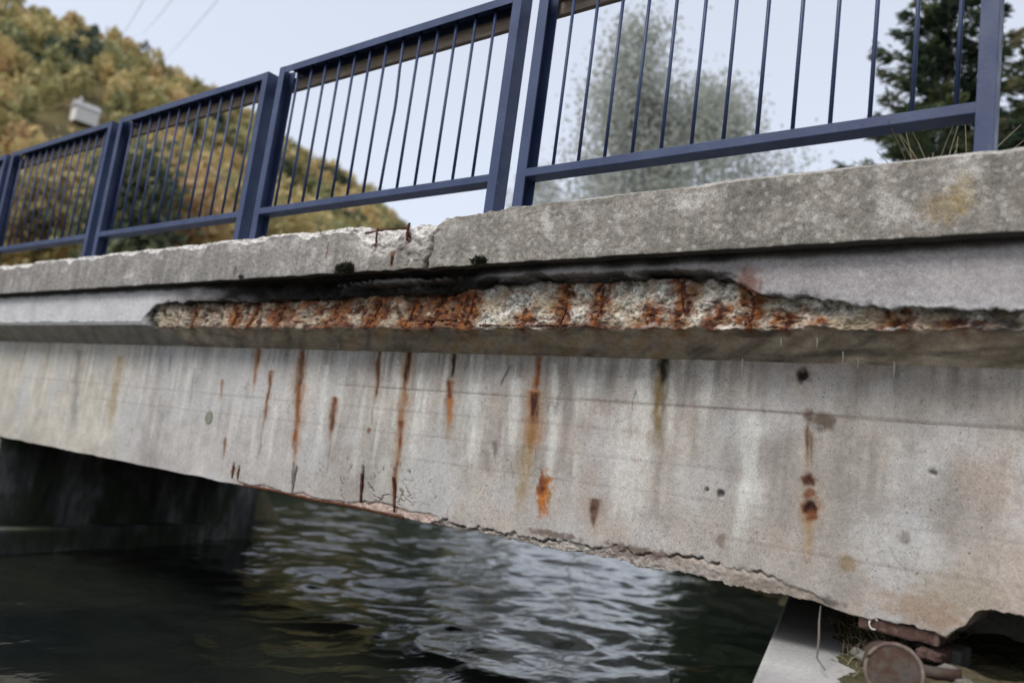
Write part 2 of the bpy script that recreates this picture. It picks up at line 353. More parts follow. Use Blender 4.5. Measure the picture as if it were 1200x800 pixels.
# rust runs; the bared stirrups lie in dark cracks
for a in ((-3.30, -.10, -3.265, -.30, .012, .009), (-3.065, -.09, -3.02, -.31, .013, .010), (-4.43, -.2, -4.42, -.29, .010, .008), (-4.37, -.215, -4.365, -.29, .008, .006), (-3.84, -.16, -3.83, -.31, .007, .006)):
    m_ = streak(X, Z, *a, seed=a[0], fade=.05); base = mixc(base, BLACK, m_*.95); dY += m_*.008
for a, c, k in (((-3.96, .50, -3.85, -.20, .022, .010), RUST, 1.), ((-3.955, .48, -3.89, .08, .016, .012), RUST_D, .7), ((-3.90, .30, -3.85, -.15, .03, .018), RUST_O, .35), ((-3.86, -.14, -3.84, -.31, .006, .005), BLACK, .8),
             ((-4.215, .37, -4.205, .02, .014, .006), RUST, .95), ((-4.205, .05, -4.20, -.2, .007, .004), (.17, .13, .11), .6),
             ((-4.385, .50, -4.36, .24, .020, .008), (.24, .12, .06), .9), ((-4.38, .5, -4.37, .38, .012, .01), RUST, .8),
             ((-3.61, .245, -3.585, .0, .016, .012), RUST, 1.), ((-3.605, .2, -3.59, .03, .008, .008), RUST_D, .8), ((-3.58, .0, -3.57, -.2, .006, .004), (.15, .12, .1), .5),
             ((-4.715, .30, -4.69, .18, .010, .007), (.22, .12, .1), .8), ((-4.56, -.06, -4.55, -.17, .010, .007), RUST, .8),
             ((-3.30, .52, -3.275, .22, .017, .008), (.10, .045, .028), 1.), ((-3.29, .2, -3.28, .12, .005, .004), (.2, .15, .12), .6),
             ((-3.085, .52, -3.04, -.24, .020, .012), (.24, .13, .07), .9), ((-3.08, .52, -3.075, .30, .015, .010), RUST_D, 1.), ((-3.06, .15, -3.045, -.02, .011, .009), RUST, 1.), ((-3.05, -.05, -3.04, -.25, .008, .006), RUST, .7),
             ((-2.765, .54, -2.76, .36, .012, .009), (.03, .02, .016), 1.), ((-2.765, .37, -2.745, .17, .015, .013), RUST, 1.), ((-2.745, .28, -2.735, .14, .012, .009), RUST_O, .7), ((-2.74, .17, -2.73, .06, .013, .008), (.25, .2, .14), .6),
             ((-2.25, .50, -2.24, .33, .014, .011), RUST, .95), ((-2.262, .5, -2.25, .33, .006, .006), RUST_O, .5), ((-2.245, .345, -2.23, .06, .030, .026), RUST_O, 1.), ((-2.238, .338, -2.235, .19, .027, .024), RUST_D, 1.), ((-2.24, .23, -2.235, .06, .018, .014), RUST, .7),
             ((-2.24, .20, -2.225, -.22, .016, .026), OCHRE, .5), ((-2.27, .1, -2.25, -.24, .02, .018), (.26, .2, .11), .6),
             ((-1.868, -.09, -1.86, -.20, .015, .010), (.1, .055, .04), .95),
             ((-1.02, .34, -1.008, .13, .0055, .005), (.06, .035, .026), .9), ((-1.0, .26, -.995, .14, .004, .003), (.07, .045, .03), .7), ((-.985, -.05, -.98, -.17, .012, .006), (.29, .2, .11), .75),
             ((-1.0, .10, -.985, -.06, .026, .03), (.31, .245, .17), .5)):
    if c[0] > c[2]*1.8 and k > .6: base = mixc(base, (.33, .235, .15), streak(X, Z, a[0], a[1], a[2], a[3]-.05, a[4]*2.6, a[5]*2.4, seed=a[0]*3+a[1], fade=.5)*.45)
    base = mixc(base, c, streak(X, Z, a[0], a[1], a[2], a[3], a[4]*1.5, a[5]*1.4, seed=a[0]*3+a[1])*k)
for cx, cz, rx, rz, c, k in ((-2.13, -.09, .034, .085, RUST_O, 1.), (-2.145, -.06, .022, .04, RUST, .9), (-2.10, -.12, .012, .03, OCHRE, .8), (-2.115, -.15, .014, .03, RUST_O, .9),
                            (-.998, .088, .021, .026, (.085, .035, .024), 1.), (-.99, .045, .017, .018, (.15, .065, .038), .95), (-.983, -.012, .036, .040, (.27, .12, .045), .75), (-.986, -.002, .026, .028, (.05, .02, .015), 1.), (-.978, -.03, .018, .016, RUST, .9),
                            (-.965, .305, .042, .036, (.09, .065, .045), .9), (-1.02, .32, .018, .014, (.06, .045, .035), .8), (-.847, -.175, .028, .028, (.22, .16, .09), .8), (-1.301, -.166, .018, .026, (.18, .14, .11), .8),
                            (-.674, -.063, .018, .018, (.2, .18, .16), .8), (-3.293, .083, .013, .014, RUST, .8), (-1.318, .002, .014, .012, BLACK, .8), (-1.375, .012, .008, .008, BLACK, .7), (-.60, .16, .014, .006, BLACK, .8), (-1.049, .461, .022, .026, BLACK, .95),
                            (-4.42, -.24, .02, .03, RUST, .8), (-4.37, -.25, .016, .025, RUST_D, .8), (-.6, -.28, .12, .05, (.27, .19, .13), .7), (-.5, -.2, .1, .06, (.3, .26, .2), .6), (-.9, -.31, .05, .016, (.06, .055, .05), .8)):
    base = mixc(base, c, blob(X, Z, cx, cz, rx, rz, cx*9+cz)*k)
# hairline cracks
for q_, (fx, fz, sd, th_) in enumerate(((1.3, 1.9, 61, .006), (2.6, 1.1, 67, .008))):
    hc = (1-ss(.0, th_, np.abs(fbm(X*fx, Z*fz, sd, 4))))*ss(.05, .35, fbm(X*1.1, Z*1.4, sd+2, 2)); base = mixc(base, (.11, .1, .09), hc*.5)
stone_ = 0
# fine map-cracks near the two bared stirrups
mc, _ = worley(X*13+.4*fbm(X*9, Z*9, 2), Z*13+.4*fbm(X*9, Z*9, 5)); ridge = np.abs(fbm(X*5, Z*7, 31, 4))
cr = (1-ss(.005, .05, ridge))*blob(X, Z, -3.25, -.19, .36, .11, 2.)
base = mixc(base, (.06, .05, .045), np.clip(cr*1.1, 0, .9)); dY += cr*.008
# fresh broken concrete: pinkish grey matrix and stones of several tones
stone = (.30+.16*id1)[..., None]*np.array((1.05, .94, .86)); stone = mixc(stone, (.5, .46, .42), (id1 > .72)*.7); stone = mixc(stone, (.2, .175, .155), (id2 > .8)*.55); stone = mixc(stone, base*np.array((1.06, .97, .9)), .3+.45*ss(-1.9, -1.4, X))
base = mixc(base, 0, 0*inner)+0
base = base*(1-inner[..., None]*.95)+stone*inner[..., None]*.95
base = base*(1-inp[..., None]*.9)+np.array((.44, .33, .285))*inp[..., None]*.9*(1+.25*fbm(X*30, Z*30, 6, 3))[..., None]
edge_r = np.exp(-((hgt-.006)/.007)**2)*pinkx[:, None]*ss(-.2, .2, fbm(X*5, 2, 2))
base = mixc(base, RUST_D, edge_r*.85)
base = mixc(base, (.045, .036, .03), np.clip(crack*1.1, 0, 1)*.9)
base = mixc(base, (.10, .07, .055), np.clip(groove*1.5, 0, 1)*.7)
brn = blob(X, Z, -1.62, -.265, .16, .02, 4.)+blob(X, Z, -2.05, -.262, .12, .014, 9.); base = mixc(base, (.09, .05, .035), np.clip(brn, 0, 1)*.75)
base = np.clip(base*np.array((1.0, 1.0, .98)), .012, .75)
Y = BY+dY
# underside and back
nu = 24; yy = np.linspace(0, .38, nu)[1:]
Xu = np.repeat(XS[:, None], nu-1, 1); Yu = Y[:, -1:]+yy[None, :]*(1+0*Xu)
Zu = zlow[:, None]+.010*fbm(Xu*12, Yu*12, 5, 4)*ss(0, .02, yy)[None, :]+chipx[:, None]*.02*np.exp(-yy/.03)[None, :]*(1-np.exp(-yy/.006))[None, :]
Cu = np.empty(Xu.shape+(3,)); Cu[:] = (.23, .21, .195); Cu *= (1+.25*fbm(Xu*5, Yu*5, 3, 3))[..., None]
Cu = mixc(Cu, (.36, .25, .21), np.exp(-yy/.05)[None, :]*pinkx[:, None]*.9)
Xb = np.repeat(XS[:, None], 2, 1); Yb = np.full(Xb.shape, BY+.38); Zb = np.stack([zlow+.02, np.full(len(XS), BTOP)], 1)
P = np.stack([np.concatenate([X, Xu, Xb], 1), np.concatenate([Y, Yu, Yb], 1), np.concatenate([Z, Zu, Zb], 1)], -1)
Cb = np.empty(Xb.shape+(3,)); Cb[:] = (.22, .21, .2)
Cc = np.concatenate([base, Cu, Cb], 1)
Pe = P[::, :, :]
link('edge_girder', grid_mesh('edge_girder', Pe, Cc), M['girder'], bridge)

# ---- deck slab edge: fascia, spalled band, sloping soffit
FY, ZC = 2.765, .617
zt = np.interp(XS, [-11, -5.42, -5.36, -5.28, -5.12, -4.19, -3.43, -3.14, -2.81, -2.66, -2.49, -2.29, -1.38, -1.25, -1.19, -1.10, -.967, -.825, -.718, -.5, -.3, -.06, .0, 2],
               [.629, .634, .685, .74, .757, .757, .772, .776, .768, .782, .792, .803, .790, .768, .732, .704, .697, .670, .656, .65, .642, .629, .629, .629])
s = ss(-5.40, -5.30, XS)*(1-ss(-.10, -.02, XS))
zt = zt+s*(.012*fbm(XS*9, 1, 6, 5)+.006*pn(XS*55, 2, 2))
zt = np.minimum(zt, .845)
lip = s*np.interp(XS, [-5.4, -5.1, -4, -2.9, -2.5, -1.3, -1.15, -.9, -.5, 0], [.015, .05, .075, .085, .075, .07, .05, .045, .035, .02])*(1+.45*fbm(XS*6, 5, 5, 3))+.0
lip = np.clip(lip, 0, .13)+.03*ss(-4.75, -4.0, XS)*(1-ss(-2.62, -2.42, XS))
ye = 2.778+s*(.032+.020*fbm(XS*6, 8, 8, 5)+.008*pn(XS*40, 3, 1)); ze = np.interp(ye, [2.765, 3.02], [.617, .4987])
nA, nB, nC = 34, 64, 40
ta, tb, tc = np.linspace(0, 1, nA), np.linspace(0, 1, nB), np.linspace(0, 1, nC+1)[1:]
XA = np.repeat(XS[:, None], nA, 1); ZA = .868+(zt[:, None]-.868)*ta[None]; YA = FY+.0015*fbm(XA*6, ZA*6, 2, 3)
void = (ss(-4.75, -4.0, XS)*(1-ss(-2.62, -2.42, XS)))[:, None]*np.clip(1.0+.8*fbm(XA*4, ZA*7, 6, 4), 0, 1.4)*ss(0, .012, .858-ZA)
thin = ((ss(-2.6, -2.45, XS)*(1-ss(-1.32, -1.22, XS)))[:, None]*np.exp(-(np.clip(ZA-zt[:, None]-.012-.006*fbm(XA*9, 0, 44, 3), 0, 1)/.006)**2)); void = np.maximum(void, thin*np.clip(.75+fbm(XA*5, 3, 3, 3), 0, 1))
void = void*(1-.8*blob(XA, ZA, -3.05, .832, .36, .016, 3.)); YA = YA+.085*void+void*.012*fbm(XA*22, ZA*22, 5, 3)
edge_n = s[:, None]*np.exp(-(ZA-zt[:, None])/.012); YA = YA+edge_n*(.012*np.clip(fbm(XA*28, ZA*28, 4, 3)+.3, 0, 1))
XB = np.repeat(XS[:, None], nB, 1)
ZB = (zt+.004*s)[:, None]+(ze-zt-.004*s)[:, None]*tb[None]
bul = s[:, None]*(4*tb*(1-tb))[None]
YB = (FY+lip)[:, None]+(ye-FY-lip)[:, None]*tb[None]
wl, il = worley(XB*60+.5*fbm(XB*30, ZB*30, 71, 2), ZB*60); wm, im = worley(XB*115+3, ZB*115); left = (1-ss(-2.75, -2.45, XB))
cav = np.clip(fbm(XB*16, ZB*22, 14, 5)*1.25, -.5, 1)
amp = s[:, None]*ss(0, .06, tb)[None]*ss(1.02, .93, tb)[None]
rb = amp*((.012-.002*left)*cav-(.010+.003*left)*(.55-wl)*(il > .3)-.006*(.5-wm)+.006*fbm(XB*60, ZB*60, 3, 3))
YB = YB+rb+.010*bul
YB = np.maximum(YB, FY+.002+0*YB)*(s[:, None] > .05)+YB*(s[:, None] <= .05)
ZB = ZB+amp*.007*fbm(XB*30, ZB*30, 9, 4)
XC = np.repeat(XS[:, None], nC, 1); YC = ye[:, None]+(3.03-ye)[:, None]*tc[None]; ZCc = np.interp(YC, [2.765, 3.03], [.617, .494])
ZCc = ZCc+.0025*fbm(XC*7, YC*14, 1, 4)+s[:, None]*np.exp(-(YC-ye[:, None])/.016)*.016*fbm(XC*20, YC*20, 2, 4)
# colours
CA = np.empty(XA.shape+(3,)); CA[:] = (.325, .306, .306)
CA = mixc(CA, (.52, .52, .53), ss(-4.95, -5.35, XA)*.8)
CA *= (1+.10*fbm(XA*4, ZA*6, 4, 4)+.06*fbm(XA*3, ZA*40, 4, 3))[..., None]
scr = (1-ss(0, .03, np.abs(fbm(XA*7+ZA*9, ZA*5, 3, 2))))*ss(-1.2, -1.0, XA); CA = mixc(CA, (.55, .54, .53), scr*.35)
soot_shade = ss(-5.15, -4.6, XA)*(1-ss(-1.36, -1.15, XA))
CA = mixc(CA, BLACK, np.clip(soot_shade*(.55+.9*fbm(XA*5, ZA*9, 8, 4)+.9*ss(-4.6, -3.7, XA)*(1-ss(-2.6, -2.3, XA))), 0, .96)*(1-.75*blob(XA, ZA, -3.03, .825, .33, .022, 3.)-.6*np.clip(ss(-2.6, -2.3, XA)*np.exp(-((ZA-.826)/.012)**2), 0, 1)))  # soot stain, deepened to black where the groove would lie in shade
CA = mixc(CA, BLACK, np.clip(void, 0, 1)*.92)  # shade of the deep groove painted black, along with its dirt
CA = mixc(CA, BLACK, ss(.825+.0*XA, .852, ZA+.008*fbm(XA*8, ZA*3, 2))*.85)  # coping's shadow and dark stain painted along the fascia top
CA = mixc(CA, BLACK, np.exp(-(ZA-zt[:, None])/.010)*s[:, None]*np.clip(.8+.5*fbm(XA*9, 0, 2), 0, 1)*ss(-5.2, -4.8, XA)*(1-.6*ss(-1.3, -1.1, XA)))  # black line along the lip: crack and lip shadow painted together
CA = mixc(CA, RUST, (blob(XA, ZA, -1.19, .755, .045, .05, 3.)*.7))
CA = mixc(CA, (.62, .62, .62), ss(-.95, -.8, XA)*np.exp(-(ZA-zt[:, None])/.02)*.5)
CB = np.empty(XB.shape+(3,)); CB[:] = (.36, .32, .26)
CB = mixc(CB, (.66, .65, .595), ss(-2.56, -2.46, XB+.05*fbm(XB*12, ZB*12, 1))*.85)
CB = mixc(CB, (.44, .35, .24), left*np.clip(.5+fbm(XB*8, ZB*10, 6, 3), 0, 1)*.7)
CB *= (.50+.80*np.where(il > .3, il, .3))[..., None]*(1+.3*fbm(XB*20, ZB*20, 4, 3))[..., None]
CB = mixc(CB, (.11, .10, .09), (im > .74)*.65*(1-left*.3)); CB = mixc(CB, (.04, .032, .026), np.clip(ss(.22, .7, cav)*.9*(.55+.45*left), 0, .9))  # dark stones; cavities also darkened in the colour, as their shade
CB = mixc(CB, (.30, .31, .26), np.clip(fbm(XB*9, ZB*14, 41, 3), 0, 1)*.5*(1-left))
rl = np.clip(1.25*fbm(XB*6.5, ZB*9, 17, 4)+.2, 0, 1)*left*ss(-5.25, -4.6, XB)
CB = mixc(CB, RUST, np.clip(rl*1.2, 0, .9)); CB = mixc(CB, RUST_O, np.clip(1.6*fbm(XB*9, ZB*12, 25, 4)-.2, 0, .8)*left*ss(-4.6, -3.3, XB))
CB = mixc(CB, RUST_D, np.clip(2.2*fbm(XB*13, ZB*15, 29, 4)-.15, 0, .97)*left*ss(-5.2, -4.5, XB))
REB = [(-4.86, .1, 1, .018), (-4.43, .15, .95, .026), (-4.25, .2, 1, .018), (-4.0, .2, .9, .022), (-3.545, .1, 1, .026), (-3.21, .05, 1, .028), (-2.95, .1, 1, .022), (-2.785, .0, 1, .032), (-2.62, .0, 1, .045), (-2.55, .1, 1, .03),
       (-2.214, .55, 1, .030), (-2.02, .0, 1, .028), (-1.84, .0, 1, .027), (-1.592, .5, 1, .036), (-1.468, .0, .8, .024), (-1.32, .45, 1, .024), (-1.184, -.2, .95, .026), (-1.05, .4, 1, .03), (-.93, .6, 1, .018), (-.69, .1, 1, .03), (-.5, .5, 1, .05)]
RM = 0*XB; RC = 0*XC
tanm = np.clip(1.5*fbm(XB*7, ZB*9, 61, 4)+.15, 0, .85)*(1-left); CB = mixc(CB, (.40, .31, .2), tanm*.8); CB = mixc(CB, (.21, .12, .065), np.clip(1.6*fbm(XB*8, ZB*10, 66, 4)-.28, 0, .8)*(1-left))
for i, (cx, t0, t1, w_) in enumerate(REB):
    m = np.exp(-(np.abs(XB-cx-.022*fbm(ZB*14, i, 2, 3)-.012*pn(XB*50, ZB*50, i))/(w_*1.6*(1+.8*pn(ZB*26, i, 5))))**2)*ss(t0-.12, t0+.1, tb+.0*XB+.1*pn(XB*40, 3, i))
    RM = np.maximum(RM, np.clip(m*(1.05+1.3*fbm(XB*34, ZB*34, i, 3)), 0, 1))
    RC = np.maximum(RC, np.exp(-(np.abs(XC-cx-.25*(YC-ye[:, None])*.6)/(w_*1.6))**2)*np.exp(-(YC-ye[:, None])/.045))
rv = fbm(XB*28, ZB*28, 55, 3)
CB = mixc(CB, BLACK, np.exp(-tb/.085)[None]*s[:, None]*np.clip(.85+.9*fbm(XB*8, 2, 5, 3), 0, 1)*(1-.6*ss(-1.15, -1., XB)))  # shade under the lip painted in black, with some dirt
HAL = 0*XB
for cx, t0, t1, w_ in REB: HAL = np.maximum(HAL, np.exp(-((XB-cx)/(w_*2.6))**2)*ss(t0-.3, t0+.2, tb+.0*XB))
CB = mixc(CB, (.30, .17, .08), np.clip(HAL*(.5+1.1*fbm(XB*16, ZB*18, 91, 4)), 0, .85))
CB = mixc(CB, RUST, RM*.95); CB = mixc(CB, RUST_O, RM*np.clip(rv*1.2, 0, .8)); CB = mixc(CB, RUST_D, RM*np.clip(-rv*2.4+.2, 0, .97))
bot = np.exp(-((tb-.97)/.05)**2)[None]*s[:, None]
CB = mixc(CB, RUST_D, np.clip(bot*(.55+.9*fbm(XB*7, 3, 3, 3)), 0, .9)*(1-ss(-1.75, -1.5, XB)*.75))
CB = mixc(CB, (.6, .58, .54), np.clip(bot*fbm(XB*9, 7, 7, 3)*1.6, 0, .8)*ss(-1.7, -1.5, XB))
CB = mixc(CB, (.05, .05, .05), ss(-.62, -.5, XB)*np.clip(.5+fbm(XB*8, ZB*20, 3), 0, .9))
CB = CB*(s[:, None, None])+(1-s[:, None, None])*np.array((.48, .48, .485))
CB = mixc(CB, BLACK, np.exp(-((XB+5.33)/.05)**2)*np.clip(.6+fbm(XB*20, ZB*20), 0, .95))  # shade painted as a black patch at the band's left end
CC = np.empty(XC.shape+(3,)); CC[:] = (.41, .355, .28)
diag = fbm((XC+YC*1.2)*9, YC*4-XC*1.2, 12, 4)
CC *= (1+.6*diag+.12*fbm(XC*30, YC*30, 2, 2))[..., None]
CC = mixc(CC, (.34, .23, .11), np.clip(diag*1.5+.1, 0, .75)*ss(-4.6, -3., XC)*(1-ss(-1.4, -1.1, XC)))
CC = mixc(CC, (.085, .082, .07), np.clip(fbm(XC*3, YC*12, 19, 4)*1.4, 0, .8)*(.5+.5*ss(-1.6, -1.2, XC)))
CC = mixc(CC, (.32, .32, .31), ss(-5.0, -5.4, XC)*.6)
CC = mixc(CC, RUST, np.clip(RC*(.8+.8*fbm(XC*25, YC*25, 8, 3)), 0, .85))
CC = mixc(CC, (.4, .36, .3), (1-ss(0, .035, np.abs(fbm((XC+YC*2.5)*4, YC*2, 3, 2))))*.5*(1-ss(-3.6, -3.2, XC))*ss(-5.3, -5.1, XC))
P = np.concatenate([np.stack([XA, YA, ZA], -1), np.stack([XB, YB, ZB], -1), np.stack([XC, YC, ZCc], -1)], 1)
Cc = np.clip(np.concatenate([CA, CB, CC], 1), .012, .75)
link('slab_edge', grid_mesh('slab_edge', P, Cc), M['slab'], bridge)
def spall_y(x, z):
    i = int(np.argmin(np.abs(XS-x))); j = int(np.argmin(np.abs(ZB[i]-z))); return float(YB[i, j])

# ---- coping (kerb beam under the railing)
CY, CT, CBt = 2.70, 1.122, .862
nF, nH, nT, nU = 58, 30, 18, 10
big = np.exp(-((XS+3.02)/.30)**4)
cz = .006+.010*np.clip(fbm(XS*4, 3, 1, 4)+.15, 0, 1)+.014*ss(-2.6, -3.2, XS)+ss(-2.4, -2.9, XS)*.046*np.clip(fbm(XS*3.2, 8, 3, 5)+.35, 0, 1.2)+big*(.07+.035*fbm(XS*8, 2, 4, 3))
cz += ss(-2.85, -2.7, XS)*(1-ss(-2.33, -2.27, XS))*(.012+.008*fbm(XS*12, 1, 1))
cy = .008+.9*cz+big*.02
ctop = CT-.004*fbm(XS*2, 3, 7, 4)-big*(.008+.012*np.clip(fbm(XS*9, 3, 9, 3), -.4, 1))-ss(-2.80, -2.70, XS)*(1-ss(-2.30, -2.275, XS))*.012-.003*np.clip(fbm(XS*16, 9, 9, 2), 0, 1)+.006*ss(-1.40, -1.37, XS)
XF = np.repeat(XS[:, None], nF, 1); zf0 = CBt+.004*fbm(XS*5, 5, 2, 3)*(1+2*np.exp(-((XS+3.0)/.6)**2)); ZF = zf0[:, None]+(CT-cz-zf0)[:, None]*np.linspace(0, 1, nF)[None]
wF, iF = worley(XF*60, ZF*60)
crk = np.exp(-(np.abs(XF+2.752-.018*fbm(ZF*9, 2, 2, 3)-.02*(ZF-.86))/(.008+.010*np.clip(fbm(ZF*14, 4, 1, 2)+.3, 0, 1)))**2)
brk = blob(XF, ZF, -2.84, 1.02, .10, .12, 5., .4)*.7
YF = CY+.003*fbm(XF*5, ZF*5, 3, 4)+.0025*fbm(XF*45, ZF*45, 5, 2)+crk*.055+brk*(.014+.012*fbm(XF*25, ZF*25, 8, 3))+.02*np.exp(-((XF+3.32)/.06)**2)*np.exp(-(ZF-.86)/.03)
bx = big[:, None]*ss(.02, -.02, (CT-cz[:, None]-.06)-ZF+.02*fbm(XF*10, 0, 3)); YF += bx*.012*(1+fbm(XF*25, ZF*25, 1, 3))
XH = np.repeat(XS[:, None], nH, 1); th = np.linspace(0, 1, nH+1)[1:][None]
YH0 = YF[:, -1:]; ZH0 = ZF[:, -1:]; YH = YH0+(CY+cy[:, None]-YH0)*th; ZH = ZH0+(ctop[:, None]-ZH0)*th
wH, iH = worley(XH*48, (YH+ZH)*40); scale = np.clip(cz/.03, .15, 1.6)[:, None]
nrm = scale*(4*th*(1-th)+.15)*(.008*fbm(XH*18, (YH+ZH)*18, 3, 4)-.008*(.5-wH)*(iH > .35)+.004*fbm(XH*55, (YH+ZH)*55, 2, 2))
YH = YH+nrm; ZH = ZH-nrm*.6
XT = np.repeat(XS[:, None], nT, 1); tt = np.linspace(0, 1, nT+1)[1:][None]
YT = YH[:, -1:]+(3.12-YH[:, -1:])*tt**1.5; ZT = ctop[:, None]*(1-tt)+1.122*tt+.004*fbm(XT*9, YT*9, 4, 4)*(1-tt)+(ZH[:, -1:]-ctop[:, None])*(1-tt)**2
XU = np.repeat(XS[:, None], nU, 1); tu = np.linspace(0, 1, nU+1)[:-1][None]; YU = 2.80+(YF[:, :1]-2.80)*tu; ZU = zf0[:, None]+.004*(1-tu)+0*XU
CF = np.empty(XF.shape+(3,)); CF[:] = (.252, .232, .203)
CF = mixc(CF, (.265, .255, .245), ss(-2.6, -4.2, XF)*.8)
CF *= (1+.20*fbm(XF*3, ZF*3.5, 4, 4)+.15*fbm(XF*16, ZF*3, 5, 3)+.16*fbm(XF*24, ZF*24, 3, 3))[..., None]
CF = mixc(CF, (.17, .16, .145), np.clip(1.1*STRETCH(XF, ZF, .7)-.05, 0, .65)); CF = mixc(CF, (.13, .125, .11), np.clip(fbm(XF*2.2, ZF*6, 24, 4)-.1, 0, .6)*ss(-3, -1.5, XF))
CF = mixc(CF, (.46, .44, .41), np.clip(fbm(XF*9, ZF*9, 33, 3)*1.2-.35, 0, .6)); CF = mixc(CF, (.43, .41, .38), (iF > .88)*.5*ss(-3, -2, XF))
CF = mixc(CF, (.26, .2, .11), (blob(XF, ZF, -.55, .95, .06, .05, 2.)+blob(XF, ZF, -.5, 1.0, .03, .06, 5.))*.6)
CF = mixc(CF, (.03, .028, .026), np.clip(crk*1.15*(.75+.5*fbm(XF*30, ZF*30, 2)), 0, .95)); CF = mixc(CF, (.1, .095, .085), brk*np.clip(.3+fbm(XF*30, ZF*30, 4, 3), 0, .8))
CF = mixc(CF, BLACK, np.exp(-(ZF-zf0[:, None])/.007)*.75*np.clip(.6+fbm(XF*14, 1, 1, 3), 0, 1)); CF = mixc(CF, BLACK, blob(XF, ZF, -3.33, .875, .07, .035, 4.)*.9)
CF = mixc(CF, (.48, .45, .42), np.clip(bx, 0, 1)*.75)
for cx, za, zb_, w_ in ((-2.915, 1.09, .98, .012), (-3.137, 1.08, .95, .010), (-2.985, .955, .88, .015), (-4.32, .94, .9, .012), (-3.5, 1.03, .93, .007), (-2.75, .9, .86, .012)):
    CF = mixc(CF, RUST, streak(XF, ZF, cx, za, cx, zb_, w_, w_*.8, cx)*.85)
CH = (.46+.15*iH)[..., None]*np.array((1.03, .99, .93)); CH = mixc(CH, (.2, .185, .165), (iH < .22)*.7); CH = CH*(1+.2*fbm(XH*20, YH*20, 2, 3))[..., None]
CH = mixc(CH, (.31, .295, .27), ss(-2.5, -2.2, XH)*.9); CH = mixc(CH, (.2, .09, .06), np.exp(-((XH+2.45)/.13)**4)*np.exp(-((th-.75)/.15)**2)*.8)
CT_ = np.empty(XT.shape+(3,)); CT_[:] = (.31, .3, .275); CT_ *= (1+.2*fbm(XT*6, YT*6, 1, 4))[..., None]
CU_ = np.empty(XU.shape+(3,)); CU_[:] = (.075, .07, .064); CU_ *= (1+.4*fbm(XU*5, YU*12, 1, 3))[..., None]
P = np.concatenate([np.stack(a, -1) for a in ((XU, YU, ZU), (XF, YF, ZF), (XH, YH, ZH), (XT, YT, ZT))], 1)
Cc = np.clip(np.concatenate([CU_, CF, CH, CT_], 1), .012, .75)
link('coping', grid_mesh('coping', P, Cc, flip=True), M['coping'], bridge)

# ---- bared reinforcement
def rebar(pts, r=.005):
    bm = bmesh.new(); q = []
    for a, b in zip(pts, pts[1:]):
        for k in range(6): q.append(Vector(a).lerp(Vector(b), k/6)+Vector([random.uniform(-1, 1)*.0012 for _ in range(3)]))
    q.append(Vector(pts[-1])); tube(bm, q, [r*random.uniform(.75, 1.2) for _ in q], 7)
    return link('rebar', bm_mesh('rebar', bm, True), M['rust'], bridge)
for cx, t0, t1, _ in REB:
    if t0 > .3 or cx in (-2.62, -.69): continue
    i = int(np.argmin(np.abs(XS-cx))); ps = []
    for tq in np.linspace(max(t0, .12), t1-.08, 5):
        j = int(tq*(nB-1)); ps.append((cx+random.uniform(-.004, .004), float(np.median(YB[i-2:i+3, max(j-4, 0):j+5]))-.001, float(ZB[i, j])))
    rebar(ps, .0055)
rebar([(x, spall_y(x, .612)-.004, .609) for x in np.linspace(-2.46, -1.93, 8)], .0045)
rebar([(x, spall_y(x, .64)-.003, .638) for x in np.linspace(-2.9, -2.62, 5)], .006)
rebar([(-1.19, 2.775, .735), (-1.17, 2.755, .726), (-1.15, 2.757, .70)], .006)
rebar([(-2.915, 2.712, 1.012), (-2.917, 2.706, 1.06), (-2.913, 2.71, 1.098)], .007)
rebar([(-3.137, 2.714, 1.0), (-3.135, 2.705, 1.06), (-3.14, 2.712, 1.09)], .0055)
rebar([(-2.985, 2.697, .893), (-2.984, 2.696, .935)], .007)
rebar([(-2.62, 2.722, 1.099), (-2.45, 2.715, 1.104), (-2.30, 2.718, 1.106)], .005)
rebar([(-3.25, 2.73, 1.075), (-3.1, 2.725, 1.083), (-2.93, 2.725, 1.08)], .005)
rebar([(-3.294, 2.999, -.14), (-3.265, 2.999, -.285)], .007)
rebar([(-3.06, 2.999, -.13), (-3.03, 2.999, -.22), (-3.017, 3.0, -.30)], .007)
rebar([(-4.43, 2.999, -.21), (-4.42, 2.999, -.285)], .006)
rebar([(-4.37, 2.999, -.225), (-4.365, 2.999, -.288)], .005)
rebar([(x, 3.004, -.316+.003*math.sin(x*9)) for x in np.linspace(-4.3, -2.95, 9)], .008)
# lime drips hanging from the soffit
for dx_, dy_, dz_, ln in ((-1.086, 2.86, .575, .032), (-.959, 2.86, .575, .036), (-.89, 2.93, .545, .05), (-.85, 2.97, .525, .035), (-.734, 2.98, .52, .06), (-1.275, 2.985, .517, .07), (-3.6, 2.96, .53, .02)):
    bm = bmesh.new(); tube(bm, [(dx_, dy_, dz_), (dx_+.002, dy_, dz_-ln*.5), (dx_+.001, dy_, dz_-ln)], [.0035, .0025, .001], 6)
    link('lime_drip', bm_mesh('lime_drip', bm, True), M['calcite'], bridge)
# plugged formwork-tie hole: a shallow mortar disc on the girder face
bm = bmesh.new(); r0 = bmesh.ops.create_cone(bm, cap_ends=True, segments=28, radius1=.044, radius2=.040, depth=.005)
bmesh.ops.rotate(bm, verts=bm.verts, cent=(0, 0, 0), matrix=Matrix.Rotation(R_(90), 3, 'X')); bmesh.ops.translate(bm, verts=bm.verts, vec=(-4.783, 2.9985, .054))
t = NT('tie_plug_mortar'); M['plug'] = t.fin(t.ramp(t.noise(60, 4), [(.3, (.15, .155, .12)), (.7, (.27, .27, .22))]), .9)
link('tie_plug', bm_mesh('tie_plug', bm), M['plug'], bridge)
